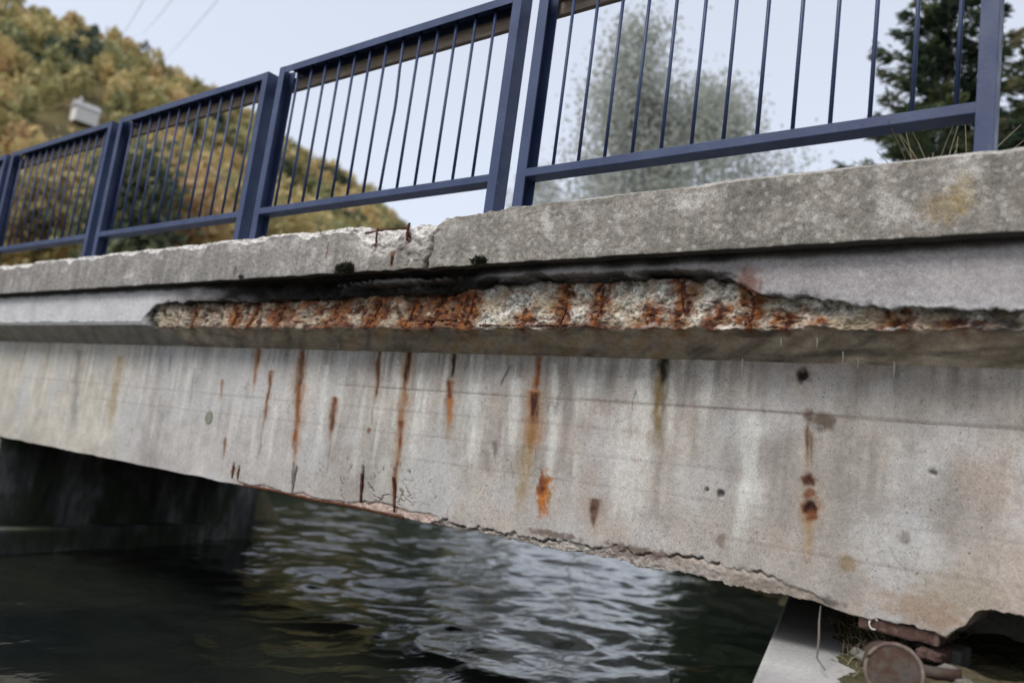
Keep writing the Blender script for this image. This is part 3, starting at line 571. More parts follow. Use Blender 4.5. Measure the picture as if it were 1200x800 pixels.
# inner girders, deck, far coping, bearing plate
for y0 in (4.55,):
    bm = bmesh.new(); box(bm, (-8.9, y0, -.32), (.2, y0+.36, .5), .012); link('inner_girder', bm_mesh('inner_girder', bm), M['plain'], bridge)
bm = bmesh.new(); box(bm, (-9.6, 6.05, -.32), (.2, 6.4, .5), .012); link('far_girder', bm_mesh('far_girder', bm), M['plain'], bridge)
bm = bmesh.new(); box(bm, (-11, 3.0, .515), (1.6, 6.55, .80)); link('deck_slab', bm_mesh('deck_slab', bm), M['plain'], bridge)
bm = bmesh.new(); box(bm, (-11, 3.08, .80), (1.6, 6.3, 1.02)); link('road_surface', bm_mesh('road_surface', bm), M['asphalt'], bridge)
bm = bmesh.new(); box(bm, (-11, 6.25, .86), (1.6, 6.65, 1.12), .01); link('far_coping', bm_mesh('far_coping', bm), M['plain'], bridge)
def rough_box(name, lo, hi, mat, parent, cuts=14, amp=.006, bev=.008, tilt=0):
    bm = bmesh.new(); box(bm, lo, hi, bev); bmesh.ops.subdivide_edges(bm, edges=[e for e in bm.edges if e.calc_length() > .03], cuts=cuts, use_grid_fill=True)
    for v in bm.verts:
        n = fbm(np.array([v.co.x*22]), np.array([v.co.y*22]), np.array([v.co.z*22]), 4)[0]; m = fbm(np.array([v.co.x*22+9]), np.array([v.co.y*22]), np.array([v.co.z*22+5]), 4)[0]
        v.co += Vector((m, n, n*.7))*amp; v.co.z += tilt*(v.co.x-lo[0])
    return link(name, bm_mesh(name, bm, False), mat, parent)
rough_box('bearing_plate', (-.805, 3.012, -.375), (-.56, 3.30, -.333), M['bearing'], bridge, amp=.005, tilt=-.03)
rough_box('bearing_pad', (-.62, 3.0, -.425), (-.545, 3.25, -.392), M['bearing'], bridge, amp=.008, tilt=-.12)
bm = bmesh.new(); tube(bm, [(-.752+.014*math.cos(a), 3.004, -.352+.018*math.sin(a)) for a in np.linspace(.6, 5.2, 12)], .003, 6); link('hook', bm_mesh('hook', bm, True), M['calcite'], bridge)

# moss tufts on the coping's lower edge
def tuft(name, c, r, n, mat, label, cat, up=1., leng=.03, group=None):
    V, F, T = [], [], []
    for k in range(n):
        d = rng.normal(size=3); d /= np.linalg.norm(d); p = np.array(c)+d*np.array(r)*rng.random()**.5
        a = rng.normal(size=3)*.6+np.array((0, -.4, up)); a /= np.linalg.norm(a); b = np.cross(a, rng.normal(size=3)); b /= np.linalg.norm(b)
        L = leng*rng.uniform(.5, 1.2); i = len(V); V += [p-b*L*.16, p+b*L*.16, p+a*L]; F.append((i, i+1, i+2)); T += [rng.random()]*3
    me = np_mesh(name, V, F, False, {'tint': np.repeat(np.array(T)[:, None], 3, 1)}); o = link(name, me, mat); return tag(o, label, cat, group)
tuft('moss_clump', (-3.33, 2.705, .885), (.075, .02, .028), 1400, M['moss'], 'black clump of moss under the coping above the rusty spalled band', 'moss', .5, .02)
tuft('moss_clump', (-2.42, 2.700, .872), (.05, .012, .012), 260, M['moss'], 'small dark weed sprouting from the coping edge right of the crack', 'moss', 1., .03)
tuft('moss_clump', (-4.24, 2.702, .868), (.03, .01, .008), 90, M['moss'], 'tiny dark moss tuft on the coping edge above the left end of the spall', 'moss', 1., .02)

# ================================================================== RAILING PANELS
def u_channel(bm, lo, hi, open_dir, th=.006):
    """channel section between lo and hi, y is its depth; the web lies opposite open_dir"""
    (x0, y0, z0), (x1, y1, z1) = lo, hi; b = .0015
    if open_dir in ('+x', '-x'):
        box(bm, (x0, y0, z0), (x1, y0+th, z1), b); box(bm, (x0, y1-th, z0), (x1, y1, z1), b)
        xa = (x0, x0+th) if open_dir == '+x' else (x1-th, x1); box(bm, (xa[0]+.0005, y0+th, z0+.0005), (xa[1]-.0005, y1-th, z1-.0005))
    else:
        box(bm, (x0, y0, z0), (x1, y0+th, z1), b); box(bm, (x0, y1-th, z0), (x1, y1, z1), b); box(bm, (x0+.0005, y0+th, z1-th), (x1-.0005, y1-th, z1-.0005))
def panel(x0, L, label, off, step, n=13, bent=None, ext=.11):
    root = empty('railing_panel', (x0, 2.81, 1.1), label, 'railing', 'blue railing panels along the bridge')
    y0, y1, zt_, zb_ = 2.77, 2.852, 2.235, 1.09
    def part(name, fn, mat=M['blue']):
        bm = bmesh.new(); fn(bm); return link(name, bm_mesh(name, bm), mat, root)
    part('post', lambda b: u_channel(b, (x0, y0, zb_), (x0+.055, y1, zt_), '+x'))
    part('post', lambda b: u_channel(b, (x0+L-.055, y0, zb_), (x0+L, y1, zt_), '-x'))
    part('top_rail', lambda b: u_channel(b, (x0+.056, y0+.001, zt_-.045), (x0+L-.056, y1+.012, zt_-.001), '-z'))
    part('bottom_rail', lambda b: box(b, (x0+.052, y0+.001, 1.283), (x0+L-.052, y1-.001, 1.322), .003))
    part('handrail_board', lambda b: box(b, (x0-ext, y1+.014, zt_-.115), (x0+L-.13, y1+.044, zt_-.03), .004), M['board'])
    for k in range(n):
        x = x0+off+k*step; pts = [(x, 2.806, 1.318), (x, 2.806, 1.7), (x, 2.806, 2.21)]
        if k == bent: pts = [(x, 2.806, 1.318), (x+.012, 2.80, 1.5), (x+.036, 2.79, 1.78), (x+.034, 2.79, 1.86), (x+.012, 2.80, 2.02), (x, 2.806, 2.21)]
        bm = bmesh.new(); tube(bm, pts, .0078, 10); link('bar', bm_mesh('bar', bm, True), M['blue'], root)
    return root
panel(-2.335, 1.9, 'blue steel railing panel nearest the camera, in front of the pale tree and the conifer', .177, .1338, ext=.04)
panel(-4.345, 1.9, 'blue steel railing panel with one bent bar, left of the gap in the railing', .152, .1300, bent=7)
panel(-6.362, 1.9, 'blue steel railing panel with scratched right post, in front of the autumn trees', .16, .132)
panel(-8.378, 1.9, 'farthest blue steel railing panel seen whole, at the left edge below the hill', .16, .132)
panel(-10.394, 1.9, 'blue steel railing panel cut off by the left edge of the photo', .16, .132)
panel(-.32, 1.9, 'blue steel railing panel beyond the right edge of the photo', .16, .132)

# dry weed on the coping under the near panel
V, F, T = [], [], []
for k in range(34):
    bx_ = -.64+rng.normal()*.05; by_ = 3.16+rng.normal()*.03; z0 = 1.05; lean = rng.normal(size=2)*.16; Lh = rng.uniform(.22, .38)
    for q in range(4):
        a = np.array((bx_+lean[0]*(q/4)**1.5, by_+lean[1]*(q/4)**1.5, z0+Lh*q/4)); b = np.array((bx_+lean[0]*((q+1)/4)**1.5, by_+lean[1]*((q+1)/4)**1.5, z0+Lh*(q+1)/4)); wd = .0032*(1-q*.15)
        i = len(V); V += [a-(wd, 0, 0), a+(wd, 0, 0), b+(wd*.8, 0, 0), b-(wd*.8, 0, 0)]; F.append((i, i+1, i+2, i+3)); T += [rng.uniform(.5, 1)]*4
tag(link('dry_weed', np_mesh('dry_weed', V, F, False, {'tint': np.repeat(np.array(T)[:, None], 3, 1)}), M['dry']), 'pale dry weed stalks behind the coping in front of the conifer', 'weed')

# ================================================================== ABUTMENTS AND BANKS
WZ = -1.30
ab = empty('bridge_abutment', (-.4, 3.4, WZ), 'pale grey concrete abutment ledge under the right end of the girder', 'abutment')
bm = bmesh.new()
poly = [(-.82, 2.1), (-.896, 2.35), (-1.16, 3.2), (-1.42, 4.03), (-1.75, 5.1), (-2.2, 6.6), (1.6, 6.6), (1.6, 2.1)]
lo = [bm.verts.new((x, y, -2.2)) for x, y in poly]; hi = [bm.verts.new((x, y, -.50)) for x, y in poly]
bm.faces.new(hi); bm.faces.new(lo[::-1])
for k in range(len(poly)): bm.faces.new((lo[k], lo[(k+1) % len(poly)], hi[(k+1) % len(poly)], hi[k]))
bmesh.ops.recalc_face_normals(bm, faces=bm.faces)
bmesh.ops.bevel(bm, geom=[e for e in bm.edges if all(v.co.z > -.6 for v in e.verts)], offset=.015, segments=2, affect='EDGES', profile=.5)
link('seat_ledge', bm_mesh('seat_ledge', bm), M['ledge'], ab)
bm = bmesh.new(); box(bm, (-1.0, 4.3, -.497), (1.55, 6.5, .51), .01); link('back_wall', bm_mesh('back_wall', bm), M['plain'], ab)
bm = bmesh.new(); box(bm, (-.66, 3.16, -.497), (-.52, 3.36, -.40), .01); link('bearing_block', bm_mesh('bearing_block', bm), M['wall'], ab)

fa = empty('far_abutment', (-8.4, 5, WZ), 'dark damp abutment wall with a pale ledge under the left end of the bridge', 'abutment')
def prism(poly, z0, z1, bev):
    bm = bmesh.new(); lo = [bm.verts.new((x, y, z0)) for x, y in poly]; hi = [bm.verts.new((x, y, z1)) for x, y in poly]; n = len(poly)
    bm.faces.new(hi); bm.faces.new(lo[::-1])
    for k in range(n): bm.faces.new((lo[k], lo[(k+1) % n], hi[(k+1) % n], hi[k]))
    bmesh.ops.recalc_face_normals(bm, faces=bm.faces); bmesh.ops.bevel(bm, geom=list(bm.edges), offset=bev, segments=2, affect='EDGES', profile=.5); return bm
skx = lambda y: -8.12-.30*(y-3.7)
bm = prism([(skx(3.03), 3.03), (skx(6.5), 6.5), (-11.6, 6.5), (-11.6, 3.03)], -2.2, .51, .02); link('wall', bm_mesh('wall', bm), M['wall'], fa)
bm = prism([(skx(2.7)+.24, 2.7), (skx(5.5)+.24, 5.5), (skx(5.5)-.05, 5.5), (skx(2.7)-.05, 2.7)], -2.2, -1.08, .03); link('footing_ledge', bm_mesh('footing_ledge', bm), M['wall'], fa)

# rusty pipe stub lying on the ledge
def on_ray(d, yy): return Vector(d)*(yy/d[1])
pc = Vector((-.613, 2.70, -.437)); ax = Vector((.30, -.93, .10)).normalized()
pipe = empty('pipe_stub', pc, 'round rusty capped pipe end below the right end of the girder', 'pipe')
bm = bmesh.new(); tube(bm, [pc-ax*.5, pc-ax*.3, pc-ax*.02, pc], [.072, .072, .072, .070], 36); link('body', bm_mesh('body', bm, True), M['pipe'], pipe)
bm = bmesh.new()
u = ax.cross(Vector((0, 0, 1))).normalized(); v = u.cross(ax)
tube(bm, [pc+ax*.004+.076*(math.cos(a)*u+math.sin(a)*v) for a in np.linspace(0, 2*math.pi, 41)], .006, 8, False); link('rim', bm_mesh('rim', bm, True), M['rim'], pipe)
bm = bmesh.new(); tube(bm, [pc, pc+ax*.006, pc+ax*.010], [.073, .070, .03], 36)
link('end_cap', bm_mesh('end_cap', bm), M['pipe'], pipe)
bm = bmesh.new(); q = pc-ax*.12; tube(bm, [q-u*.06+v*.01, q-u*.12+v*.012, q-u*.19+v*.015], [.02, .018, .02], 14); link('side_stub', bm_mesh('side_stub', bm, True), M['pipe'], pipe)

# soil and dead grass on the ledge
gt, gy = np.meshgrid(np.linspace(0, 1, 90), np.linspace(2.2, 4.6, 110), indexing='ij')
edge = -.73-.31*(gy-2.35)+.035*fbm(gy*4, 1, 1, 3); gx = edge+gt*(.5-edge)  # soil extended right of the pipe, added to keep the ledge dark there
gz = -.512+.06*ss(0, .30, gx-edge)-.06*(1-ss(2.62, 2.82, gy))*ss(-.74, -.66, gx)+.025*fbm(gx*6, gy*6, 3, 4)*ss(0, .2, gx-edge)
tag(link('soil', grid_mesh('soil', np.stack([gx, gy, gz], -1)), M['ground']), 'strip of soil on the ledge', 'soil', kind='structure')
V, F, T = [], [], []
for k in range(7000):
    i0, j0 = rng.integers(0, 90), rng.integers(0, 110)
    if gz[i0, j0] < -.495 or gx[i0, j0] > -.66 or gy[i0, j0] < 2.4: continue
    p = np.array((gx[i0, j0], gy[i0, j0], gz[i0, j0]-.01)); p[:2] += rng.normal(size=2)*.01; L = rng.uniform(.03, .12); d = np.array((rng.normal()*.8, rng.normal()*.8, 1.)); d /= np.linalg.norm(d); e = np.cross(d, rng.normal(size=3)); e /= np.linalg.norm(e)
    m_ = p+d*L*.6; tip = p+d*L+np.array((0, 0, -.25*L)); i = len(V); wd = .0018
    V += [p-e*wd, p+e*wd, m_+e*wd, m_-e*wd, tip+e*wd*.3, tip-e*wd*.3]; F += [(i, i+1, i+2, i+3), (i+3, i+2, i+4, i+5)]; T += [rng.random()]*6
tag(link('dead_grass', np_mesh('dead_grass', V, F, False, {'tint': np.repeat(np.array(T)[:, None], 3, 1)}), M['dry']), 'dead grass on the ledge beside the pipe', 'grass', kind='stuff')
bm = bmesh.new(); tube(bm, [(-.93, 3.02, -.33), (-.91, 2.95, -.37), (-.885, 2.88, -.42), (-.85, 2.76, -.46), (-.80, 2.68, -.475)], [.0025, .0035, .004, .003, .002], 7)
tag(link('dry_vine', bm_mesh('dry_vine', bm, True), M['bark']), 'thin bare vine stem hanging from the girder to the ledge', 'vine')

# ================================================================== GROUND, WATER, HILL
def ax_nodes(lo, hi, a, b, fine, ratio=1.12):
    v = list(np.arange(a, b, fine)); d = fine; x = a
    L = []
    while x > lo: d *= ratio; x -= d; L.append(x)
    d = fine; x = v[-1]; H_ = []
    while x < hi: d *= ratio; x += d; H_.append(x)
    return np.array(L[::-1]+v+H_)
gxs, gys = ax_nodes(-900, 900, -24, 8, .35), ax_nodes(-900, 900, -6, 45, .35)
GX, GY = np.meshgrid(gxs, gys, indexing='ij')
def river(x, y):
    """signed distance from the stream's edge, negative in the water"""
    xl = -8.3-.30*(np.clip(y, 2, 6.5)-3.7)-2.4*np.clip(y-6.5, 0, 5.5)-.45*np.clip(y-12., 0, 300); xr = -1.25-.95*np.clip(y-8, 0, 5)-.45*np.clip(y-13, 0, 300)
    return np.maximum(xl-x, x-xr)
d = river(GX, GY)+.35*fbm(GX*.5, GY*.5, 2, 3)
GZ = np.where(d < 0, WZ-.5*ss(0, -1.2, d)-.05, WZ-.05+.75*ss(0, 1.6, d)+.35*ss(1.5, 7, d))+.08*fbm(GX*.4, GY*.4, 5, 3)*ss(-.3, 1, d)
appr = (1-ss(2.2, 4.6, np.abs(GY-4.7)))*np.clip(ss(-10.2, -11.4, GX)+ss(1.0, 2.2, GX), 0, 1); GZ = GZ*(1-appr)+.72*appr
GZ = np.where((GX < -.2) & (GX > -8) & (GY < 2.6), np.minimum(GZ, WZ-.25), GZ)
GZ = np.where((GX > -2.6) & (GX < 1.7) & (GY > 2.0) & (GY < 6.8), np.minimum(GZ, -1.5), GZ)
GZ = np.where((GX > -1.2) & (GX < 1.2) & (GY < 2.2) & (GY > -2), np.minimum(GZ, -.72), GZ)
tag(link('ground', grid_mesh('ground', np.stack([GX, GY, GZ], -1)), M['ground']), 'river banks and valley floor', 'ground', kind='structure')
wxs, wys = ax_nodes(-120, 6, -13, -1., .035, 1.25), ax_nodes(-40, 320, 2.6, 14, .035, 1.2)
WX, WY = np.meshgrid(wxs, wys, indexing='ij')
near = np.exp(-np.clip(np.hypot(WX+6, WY-7)-9, 0, 60)/4)
qx = WX+.25*fbm(WX*.8, WY*.8, 1, 3); qy = WY+.25*fbm(WX*.8, WY*.8, 7, 3)
Wz = WZ+near*(.032*fbm(qx*.8, qy*.6, 3, 2)+.024*(1-np.abs(pn(qx*2.0, qy*1.4, 2))*2)+.006*fbm(qx*5, qy*3.6, 8, 2))
tag(link('water', grid_mesh('water', np.stack([WX, WY, Wz], -1)), M['water']), 'dark rippling stream', 'water', kind='structure')

# hill: ridge line seen from the bridge, given as slope against bearing
AZ = np.array([math.atan2(a, b) for a, b in ((-.3, .95), (-.575, .818), (-.66, .75), (-.741, .672), (-.794, .608), (-.835, .55), (-.876, .482), (-.934, .358), (-.945, .326), (-.99, .14), (-1, -.1), (-.95, -.4))])
CR = np.array([0, .05, .15, .262, .310, .333, .364, .398, .390, .41, .40, .3])
o_ = np.argsort(AZ); AZ, CR = AZ[o_], CR[o_]
HR0, HR1 = 58., 262.
def hill_z(a, r):
    tt_ = np.clip((r-HR0)/(HR1-HR0), 0, 1); z = np.interp(a, AZ, CR)*HR1*tt_**1.12
    z = z*(1-.35*ss(HR1, HR1+140, r)); return z-1.0+2.2*fbm(a*26, r*.045, 3, 3)*ss(0, .25, tt_)
ha, hr = np.meshgrid(np.linspace(AZ[0], AZ[-1], 220), np.linspace(HR0-4, 430, 90), indexing='ij')
tag(link('hill', grid_mesh('hill', np.stack([np.sin(ha)*hr, np.cos(ha)*hr, hill_z(ha, hr)], -1)), M['hill']), 'hillside', 'hill', kind='structure')

# ================================================================== TREES
def leaf_quads(P, size, tint, up=.3):
    n = len(P); a = rng.normal(size=(n, 3)); a[:, 2] += up; a /= np.linalg.norm(a, axis=1)[:, None]
    b = np.cross(a, rng.normal(size=(n, 3))); b /= np.linalg.norm(b, axis=1)[:, None]
    s_ = (np.asarray(size)*rng.uniform(.6, 1.3, n))[:, None]
    V = np.stack([P-a*s_, P-b*s_*.55, P+a*s_, P+b*s_*.55], 1).reshape(-1, 3); F = np.arange(4*n).reshape(-1, 4); return V, F, np.repeat(tint, 4)
def leaf_mesh(name, V, F, T): return np_mesh(name, V, F, False, {'tint': np.repeat(np.clip(T, 0, 1)[:, None], 3, 1)})

hut_a, hut_r = math.atan2(-.93, .368), 166.
Vs, Fs, Ts = [], [], []; nv = 0
for k in range(1500):
    a = rng.uniform(math.atan2(-.97, -.15), math.atan2(-.62, .78)); r = math.sqrt(rng.uniform(66**2, 285**2))
    if abs(a-hut_a)*hut_r < 7 and hut_r-34 < r < hut_r+3: continue
    z = float(hill_z(np.array(a), np.array(r))); hgt_ = rng.uniform(5, 9); rad = hgt_*rng.uniform(.28, .42); n = int(420 if r < 120 else 190 if r < 190 else 110)
    pz = rng.normal(size=(n, 3)); pz /= np.linalg.norm(pz, axis=1)[:, None]; pz *= (rng.random(n)**.4)[:, None]
    tb_ = .56+.46*float(fbm(np.array(a*16), np.array(r*.028), 2., 3)); ever = float(pn(np.array(a*22), np.array(r*.04), 11.)) > .36 or r > 268 and rng.random() < .55
    base_t = rng.uniform(0, .14) if ever else np.clip(.62*(tb_-.05)+.19+rng.normal()*.11, .25, .8)
    rad2 = rad*.65 if ever else rad
    P = np.array((math.sin(a)*r, math.cos(a)*r, z+hgt_*.55))+pz*np.array((rad2, rad2, hgt_*.48)); lump = fbm(P[:, 0]*.6, P[:, 1]*.6, P[:, 2]*.6, 2); P = P[lump > -.35]
    V, F, T = leaf_quads(P, .55 if r < 120 else .75 if r < 190 else 1.0, np.clip(base_t+rng.normal(size=len(P))*.05, 0, 1)); Vs.append(V); Fs.append(F+nv); Ts.append(T); nv += len(V)
tag(link('autumn_forest', leaf_mesh('autumn_forest', np.concatenate(Vs), np.concatenate(Fs), np.concatenate(Ts)), M['leaf_autumn']), 'autumn wood covering the hillside', 'forest', kind='stuff')

def tree(name, base_, H_, rad, label, group, mat, tint, nl, size, cr0=.25, shape=1., clumps=70, sig=.12, cat='tree', spread=.08):
    base_ = Vector(base_); root = empty(name, base_, label, cat, group); bm = bmesh.new(); r0 = (.008 if name == 'pale_tree' else .016)*H_
    sway = [Vector((math.sin(k*1.1+H_)*.02*H_*k/6, math.cos(k*1.7)*.02*H_*k/6, H_*k/6*.97)) for k in range(7)]
    tube(bm, [base_+p for p in sway], [r0*(1-k/6.6) for k in range(7)], 10)
    C_ = []
    for k in range(clumps):
        f = cr0+(1-cr0)*rng.random()**.9; prof = (math.sin(math.pi*min(1, .12+(f-cr0)/(1-cr0)*.88))**.7*(1-.35*f*shape)) if shape < 2 else (1-(f-cr0)/(1-cr0))**.8
        an = rng.uniform(0, 2*math.pi); rr = rad*max(prof, .12)*rng.uniform(.45, 1.08)
        i = min(int(f*6), 5); c0 = sway[i].lerp(sway[i+1], f*6-i); e = c0+Vector((math.cos(an)*rr, math.sin(an)*rr, rr*.35)); st = sway[max(0, i-1)].lerp(sway[i], .8) if f > .3 else c0
        st = c0-Vector((0, 0, rr*.4)) if c0.z-rr*.4 > .05*H_ else c0
        mid = st.lerp(e, .5)+Vector((0, 0, .06*rr)); tube(bm, [base_+st, base_+mid, base_+e], [r0*.32*(1-.6*f), r0*.2*(1-.6*f), r0*.05], 5, False); C_.append((np.array(base_+e), np.array(base_+mid)))
    link('trunk', bm_mesh('trunk', bm, True), M['bark_pale'] if name == 'pale_tree' else M['bark'], root)
    per = nl//clumps; Ps, Tt = [], []
    for e, m_ in C_:
        q = e[None]*rng.uniform(.45, 1.1, per)[:, None]; f = rng.beta(3, 1.2, per)[:, None]*1.12
        p = m_+(e-m_)*f+rng.normal(size=(per, 3))*np.array((sig, sig, sig*.8))*H_; Ps.append(p); Tt.append(np.clip(tint+rng.normal()*spread+rng.normal(size=per)*.06, 0, 1))
    V, F, T = leaf_quads(np.concatenate(Ps), size, np.concatenate(Tt)); link('crown', leaf_mesh('crown', V, F, T), mat, root); return root

G1 = 'autumn trees on the bank behind the railing'
def at_dir(dx, dy, r, z=-.5): l = math.hypot(dx, dy); return (dx/l*r, dy/l*r, z)
for (dx, dy), r, top, rad, tint, lab in (((-.965, .26), 52, .25, 4.0, .72, 'ochre yellow tree behind the farthest railing panel at the left edge'),
        ((-.935, .353), 50, .26, 3.2, .62, 'yellow green bushy tree behind the left end of the scratched railing panel'),
        ((-.903, .43), 44, .285, 1.7, .14, 'dark blue green tree behind the left half of the scratched railing panel'),
        ((-.90, .436), 56, .285, 3.8, .66, 'orange leaved tree behind the middle of the scratched railing panel'),
        ((-.878, .478), 48, .275, 3.4, .8, 'rusty orange tree beside the right post of the scratched railing panel'),
        ((-.852, .523), 58, .27, 4.2, .45, 'yellow green tree behind the left post of the bent bar panel'),
        ((-.822, .569), 62, .265, 4.0, .62, 'ochre tree behind the left bars of the bent bar panel'),
        ((-.79, .613), 66, .25, 3.8, .28, 'green tree lowest on the ridge behind the bent bar')):
    b_ = at_dir(dx, dy, r, .2 if r < 58 else 1.); tree('autumn_tree', b_, top*r-b_[2], rad, lab, G1, M['leaf_autumn'], tint, 5200, .30, .12, .6, 60, .07)

G2 = 'pale feathery trees beyond the bridge'
tree('pale_tree', at_dir(-.54, .842, 24, -.3), 14.2, 3.5, 'tall pale grey green tree rising behind the near railing panel', G2, M['leaf_pale'], .55, 26000, .075, .2, 2.2, 180, .031, spread=.2)
tree('pale_tree', at_dir(-.445, .896, 25, -.3), 12.7, 3.7, 'lower rounded pale tree just right of the tall pale one', G2, M['leaf_pale'], .55, 26000, .075, .25, .5, 190, .036, spread=.2)
tree('pale_tree', at_dir(-.615, .79, 27, -.3), 10.2, 2.0, 'small wispy pale tree at the left foot of the tall pale one', G2, M['leaf_pale'], .5, 7000, .075, .28, .7, 80, .03, spread=.2)

def conifer(base_, H_, rad, label):
    base_ = Vector(base_); root = empty('conifer_tree', base_, label, 'tree'); bm = bmesh.new()
    tube(bm, [base_, base_+Vector((.03, .02, H_*.5)), base_+Vector((0, 0, H_*.99))], [.16, .10, .015], 10)
    Ps, Ds, Tt, Sz = [], [], [], []
    nw = 38
    for k in range(nw):
        f = .12+.86*k/(nw-1); z = H_*f; R1 = rad*(1-f)**.72+.12
        for q in range(7):
            an = q*2*math.pi/7+k*.9+rng.normal()*.25; L = R1*rng.uniform(.45, 1.15); dr = -.18-.1*rng.random()
            if rng.random() < .2: continue
            ts = np.linspace(.15, 1, 7); pts = [Vector(base_)+Vector((math.cos(an)*L*s_, math.sin(an)*L*s_, z+L*(dr*s_+.34*s_*s_))) for s_ in (0, .35, .7, 1)]
            tube(bm, pts, [.022*(1-f*.6), .016*(1-f*.6), .010, .004], 5, False)
            n = int(55+165*L); s_ = rng.beta(1.6, 1.1, n)*1.03; c_ = np.stack([base_.x+math.cos(an)*L*s_, base_.y+math.sin(an)*L*s_, base_.z+z+L*(dr*s_+.34*s_**2)], 1)
            side = rng.normal(size=n)*.17*L*(1-s_*.55); c_[:, 0] += -math.sin(an)*side; c_[:, 1] += math.cos(an)*side; c_[:, 2] -= np.abs(side)*.35-rng.normal(size=n)*.035
            dv = np.stack([math.cos(an)-math.sin(an)*np.sign(side)*.7, math.sin(an)+math.cos(an)*np.sign(side)*.7, rng.normal(size=n)*.3-.05], 1); dv /= np.linalg.norm(dv, axis=1)[:, None]
            Ps.append(c_); Ds.append(dv); Tt.append(np.clip(.42+.28*rng.normal()+.4*(s_-.6)+rng.normal(size=n)*.1, 0, 1))
    link('trunk', bm_mesh('trunk', bm, True), M['bark'], root)
    P = np.concatenate(Ps); D = np.concatenate(Ds); T = np.concatenate(Tt); n = len(P); e = np.cross(D, rng.normal(size=(n, 3))); e /= np.linalg.norm(e, axis=1)[:, None]
    L = rng.uniform(.07, .15, n)[:, None]; wd = L*.2
    V = np.stack([P-e*wd, P+e*wd, P+D*L+e*wd*.5, P+D*L-e*wd*.5], 1).reshape(-1, 3)
    link('crown', leaf_mesh('crown', V, np.arange(4*n).reshape(-1, 4), np.repeat(T, 4)), M['needle'], root)
conifer(at_dir(-.205, .98, 15.5, .2), 10.9, 2.55, 'dark green conifer behind the near railing panel at the right edge')
conifer(at_dir(-.10, .995, 17, .2), 10.2, 2.3, 'second dark conifer cut off by the right edge of the photo')
Ps = []
for k in range(260):
    if k >= 235: f_ = rng.random(); x, y = -9.3-4.5*f_+rng.normal()*.25-.5, 6.7+1.9*f_+rng.normal()*.2; hh = rng.uniform(.6, 1.5)
    elif k < 130: y = rng.uniform(8.2, 20); x = -1.25-.95*min(y-8, 5)-.45*max(y-13, 0)+rng.uniform(-.15, 3.0)*(1 if k < 70 else .25); hh = (rng.uniform(2.2, 5.0) if k < 70 else rng.uniform(.7, 1.8))*min(1, (y-6.6)/5)
    else: a_ = rng.uniform(0, 1); x, y = (-21.5-11*a_+rng.normal()*1.2, 13.5+20*a_+rng.normal()*1.2); x -= 1.2; hh = rng.uniform(1.4, 3.4)
    n = int(90*hh); q = rng.normal(size=(n, 3)); q /= np.linalg.norm(q, axis=1)[:, None]; q *= (rng.random(n)**.4)[:, None]
    Ps.append(np.array((x, y, -.9+hh*.5))+q*np.array((.75, .75, hh*.55)))
P = np.concatenate(Ps); V, F, T = leaf_quads(P, .13, np.clip(.45+.25*fbm(P[:, 0]*1.2, P[:, 1]*1.2, P[:, 2]*1.2, 2)+rng.normal(size=len(P))*.12, 0, 1))
tag(link('bank_thicket', leaf_mesh('bank_thicket', V, F, T), M['needle']), 'dark undergrowth along the stream banks', 'undergrowth', kind='stuff')
# low bush downstream whose dark image lies in the water
tree('bank_bush', (-24.5, 25.2, -.9), 8.2, 1.7, 'dark bush on the stream bank beyond the bridge', None, M['needle'], .5, 4200, .14, .08, .5, 50, .07, cat='bush')

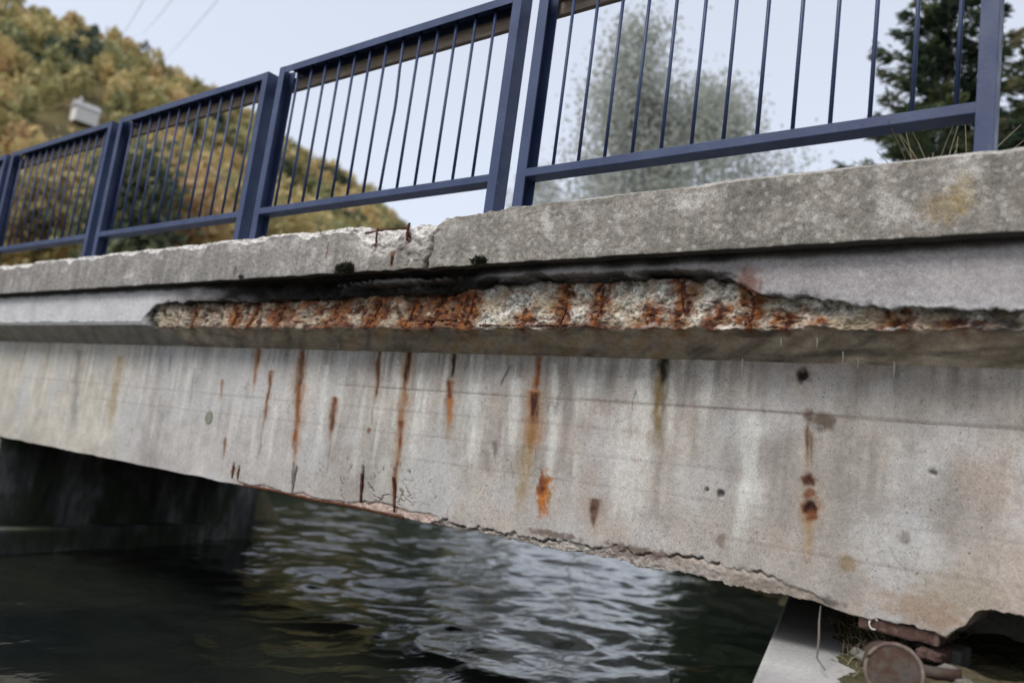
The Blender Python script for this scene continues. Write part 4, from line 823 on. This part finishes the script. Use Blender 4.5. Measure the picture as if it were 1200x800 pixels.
# ================================================================== SMALL BACKGROUND THINGS
hp = Vector((math.sin(hut_a)*hut_r, math.cos(hut_a)*hut_r, float(hill_z(np.array(hut_a), np.array(hut_r)))+.2))
hut = empty('house', hp, 'small white house with grey roof among trees on the autumn hillside', 'house')
hut.scale = (.65, .65, .65); hut.rotation_euler = (0, 0, math.pi-hut_a+.3)
def hpart(name, fn, mat):
    bm = bmesh.new(); fn(bm); return link(name, bm_mesh(name, bm), mat, hut, False)
hpart('wall', lambda b: box(b, (-3, -2.2, 0), (3, 2.2, 4.2)), M['plaster'])
def roof_fn(b):
    v = [b.verts.new(p) for p in ((-3.4, -2.6, 4.1), (3.4, -2.6, 4.1), (3.4, 2.6, 4.1), (-3.4, 2.6, 4.1), (-3.4, 0, 6.2), (3.4, 0, 6.2))]
    for f in ((0, 1, 5, 4), (2, 3, 4, 5), (0, 4, 3), (1, 2, 5), (3, 2, 1, 0)): b.faces.new([v[i] for i in f])
rf = hpart('roof', roof_fn, M['roof'])
for wx in (-1.8, 0, 1.8): hpart('window', lambda b, wx=wx: box(b, (wx-.45, -2.26, 1.6), (wx+.45, -2.19, 2.9)), M['glass'])
hpart('chimney', lambda b: box(b, (1.6, .2, 4.8), (2.2, .8, 7.2)), M['plaster'])

def cable(a, b, sag, r, lab):
    bm = bmesh.new(); a, b = Vector(a), Vector(b)
    tube(bm, [a.lerp(b, k/24)-Vector((0, 0, sag*4*(k/24)*(1-k/24))) for k in range(25)], r, 6); tag(link('power_cable', bm_mesh('power_cable', bm, True), M['cable']), lab, 'cable', 'overhead cables crossing the sky at upper left')
for f, n, lab in (((-.906, .423, .396), (-.858, .513, .615), 'overhead cable nearest the middle of the sky'), ((-.916, .402, .424), (-.889, .458, .578), 'middle one of the three overhead cables'), ((-.925, .381, .405), (-.907, .421, .561), 'overhead cable farthest left in the sky')):
    cable(Vector(f)*150, Vector(n)*22, .6, .013, lab)

# loose rubble on the ledge
for sx, sy, sr, lab in ((-.735, 2.93, .030, 'broken concrete lump left of the pipe under the girder'), (-.80, 3.02, .018, 'small pale chip on the ledge behind the dead grass'), (-.70, 2.83, .014, 'small dark stone beside the pipe'), (-.52, 2.95, .035, 'dark rubble lump right of the bearing plate'), (-.46, 2.86, .022, 'dark stone right of the pipe')):
    bm = bmesh.new(); bmesh.ops.create_icosphere(bm, subdivisions=3, radius=sr)
    for v in bm.verts:
        k = 1+.4*float(fbm(np.array(v.co.x/sr*1.1+sx*30), np.array(v.co.y/sr*1.1), np.array(v.co.z/sr*1.1), 3)); v.co = Vector((v.co.x*k*1.3, v.co.y*k, v.co.z*k*.75))+Vector((sx, sy, -.462+sr*.4))
    tag(link('rubble_stone', bm_mesh('rubble_stone', bm, False), M['stone']), lab, 'stone')
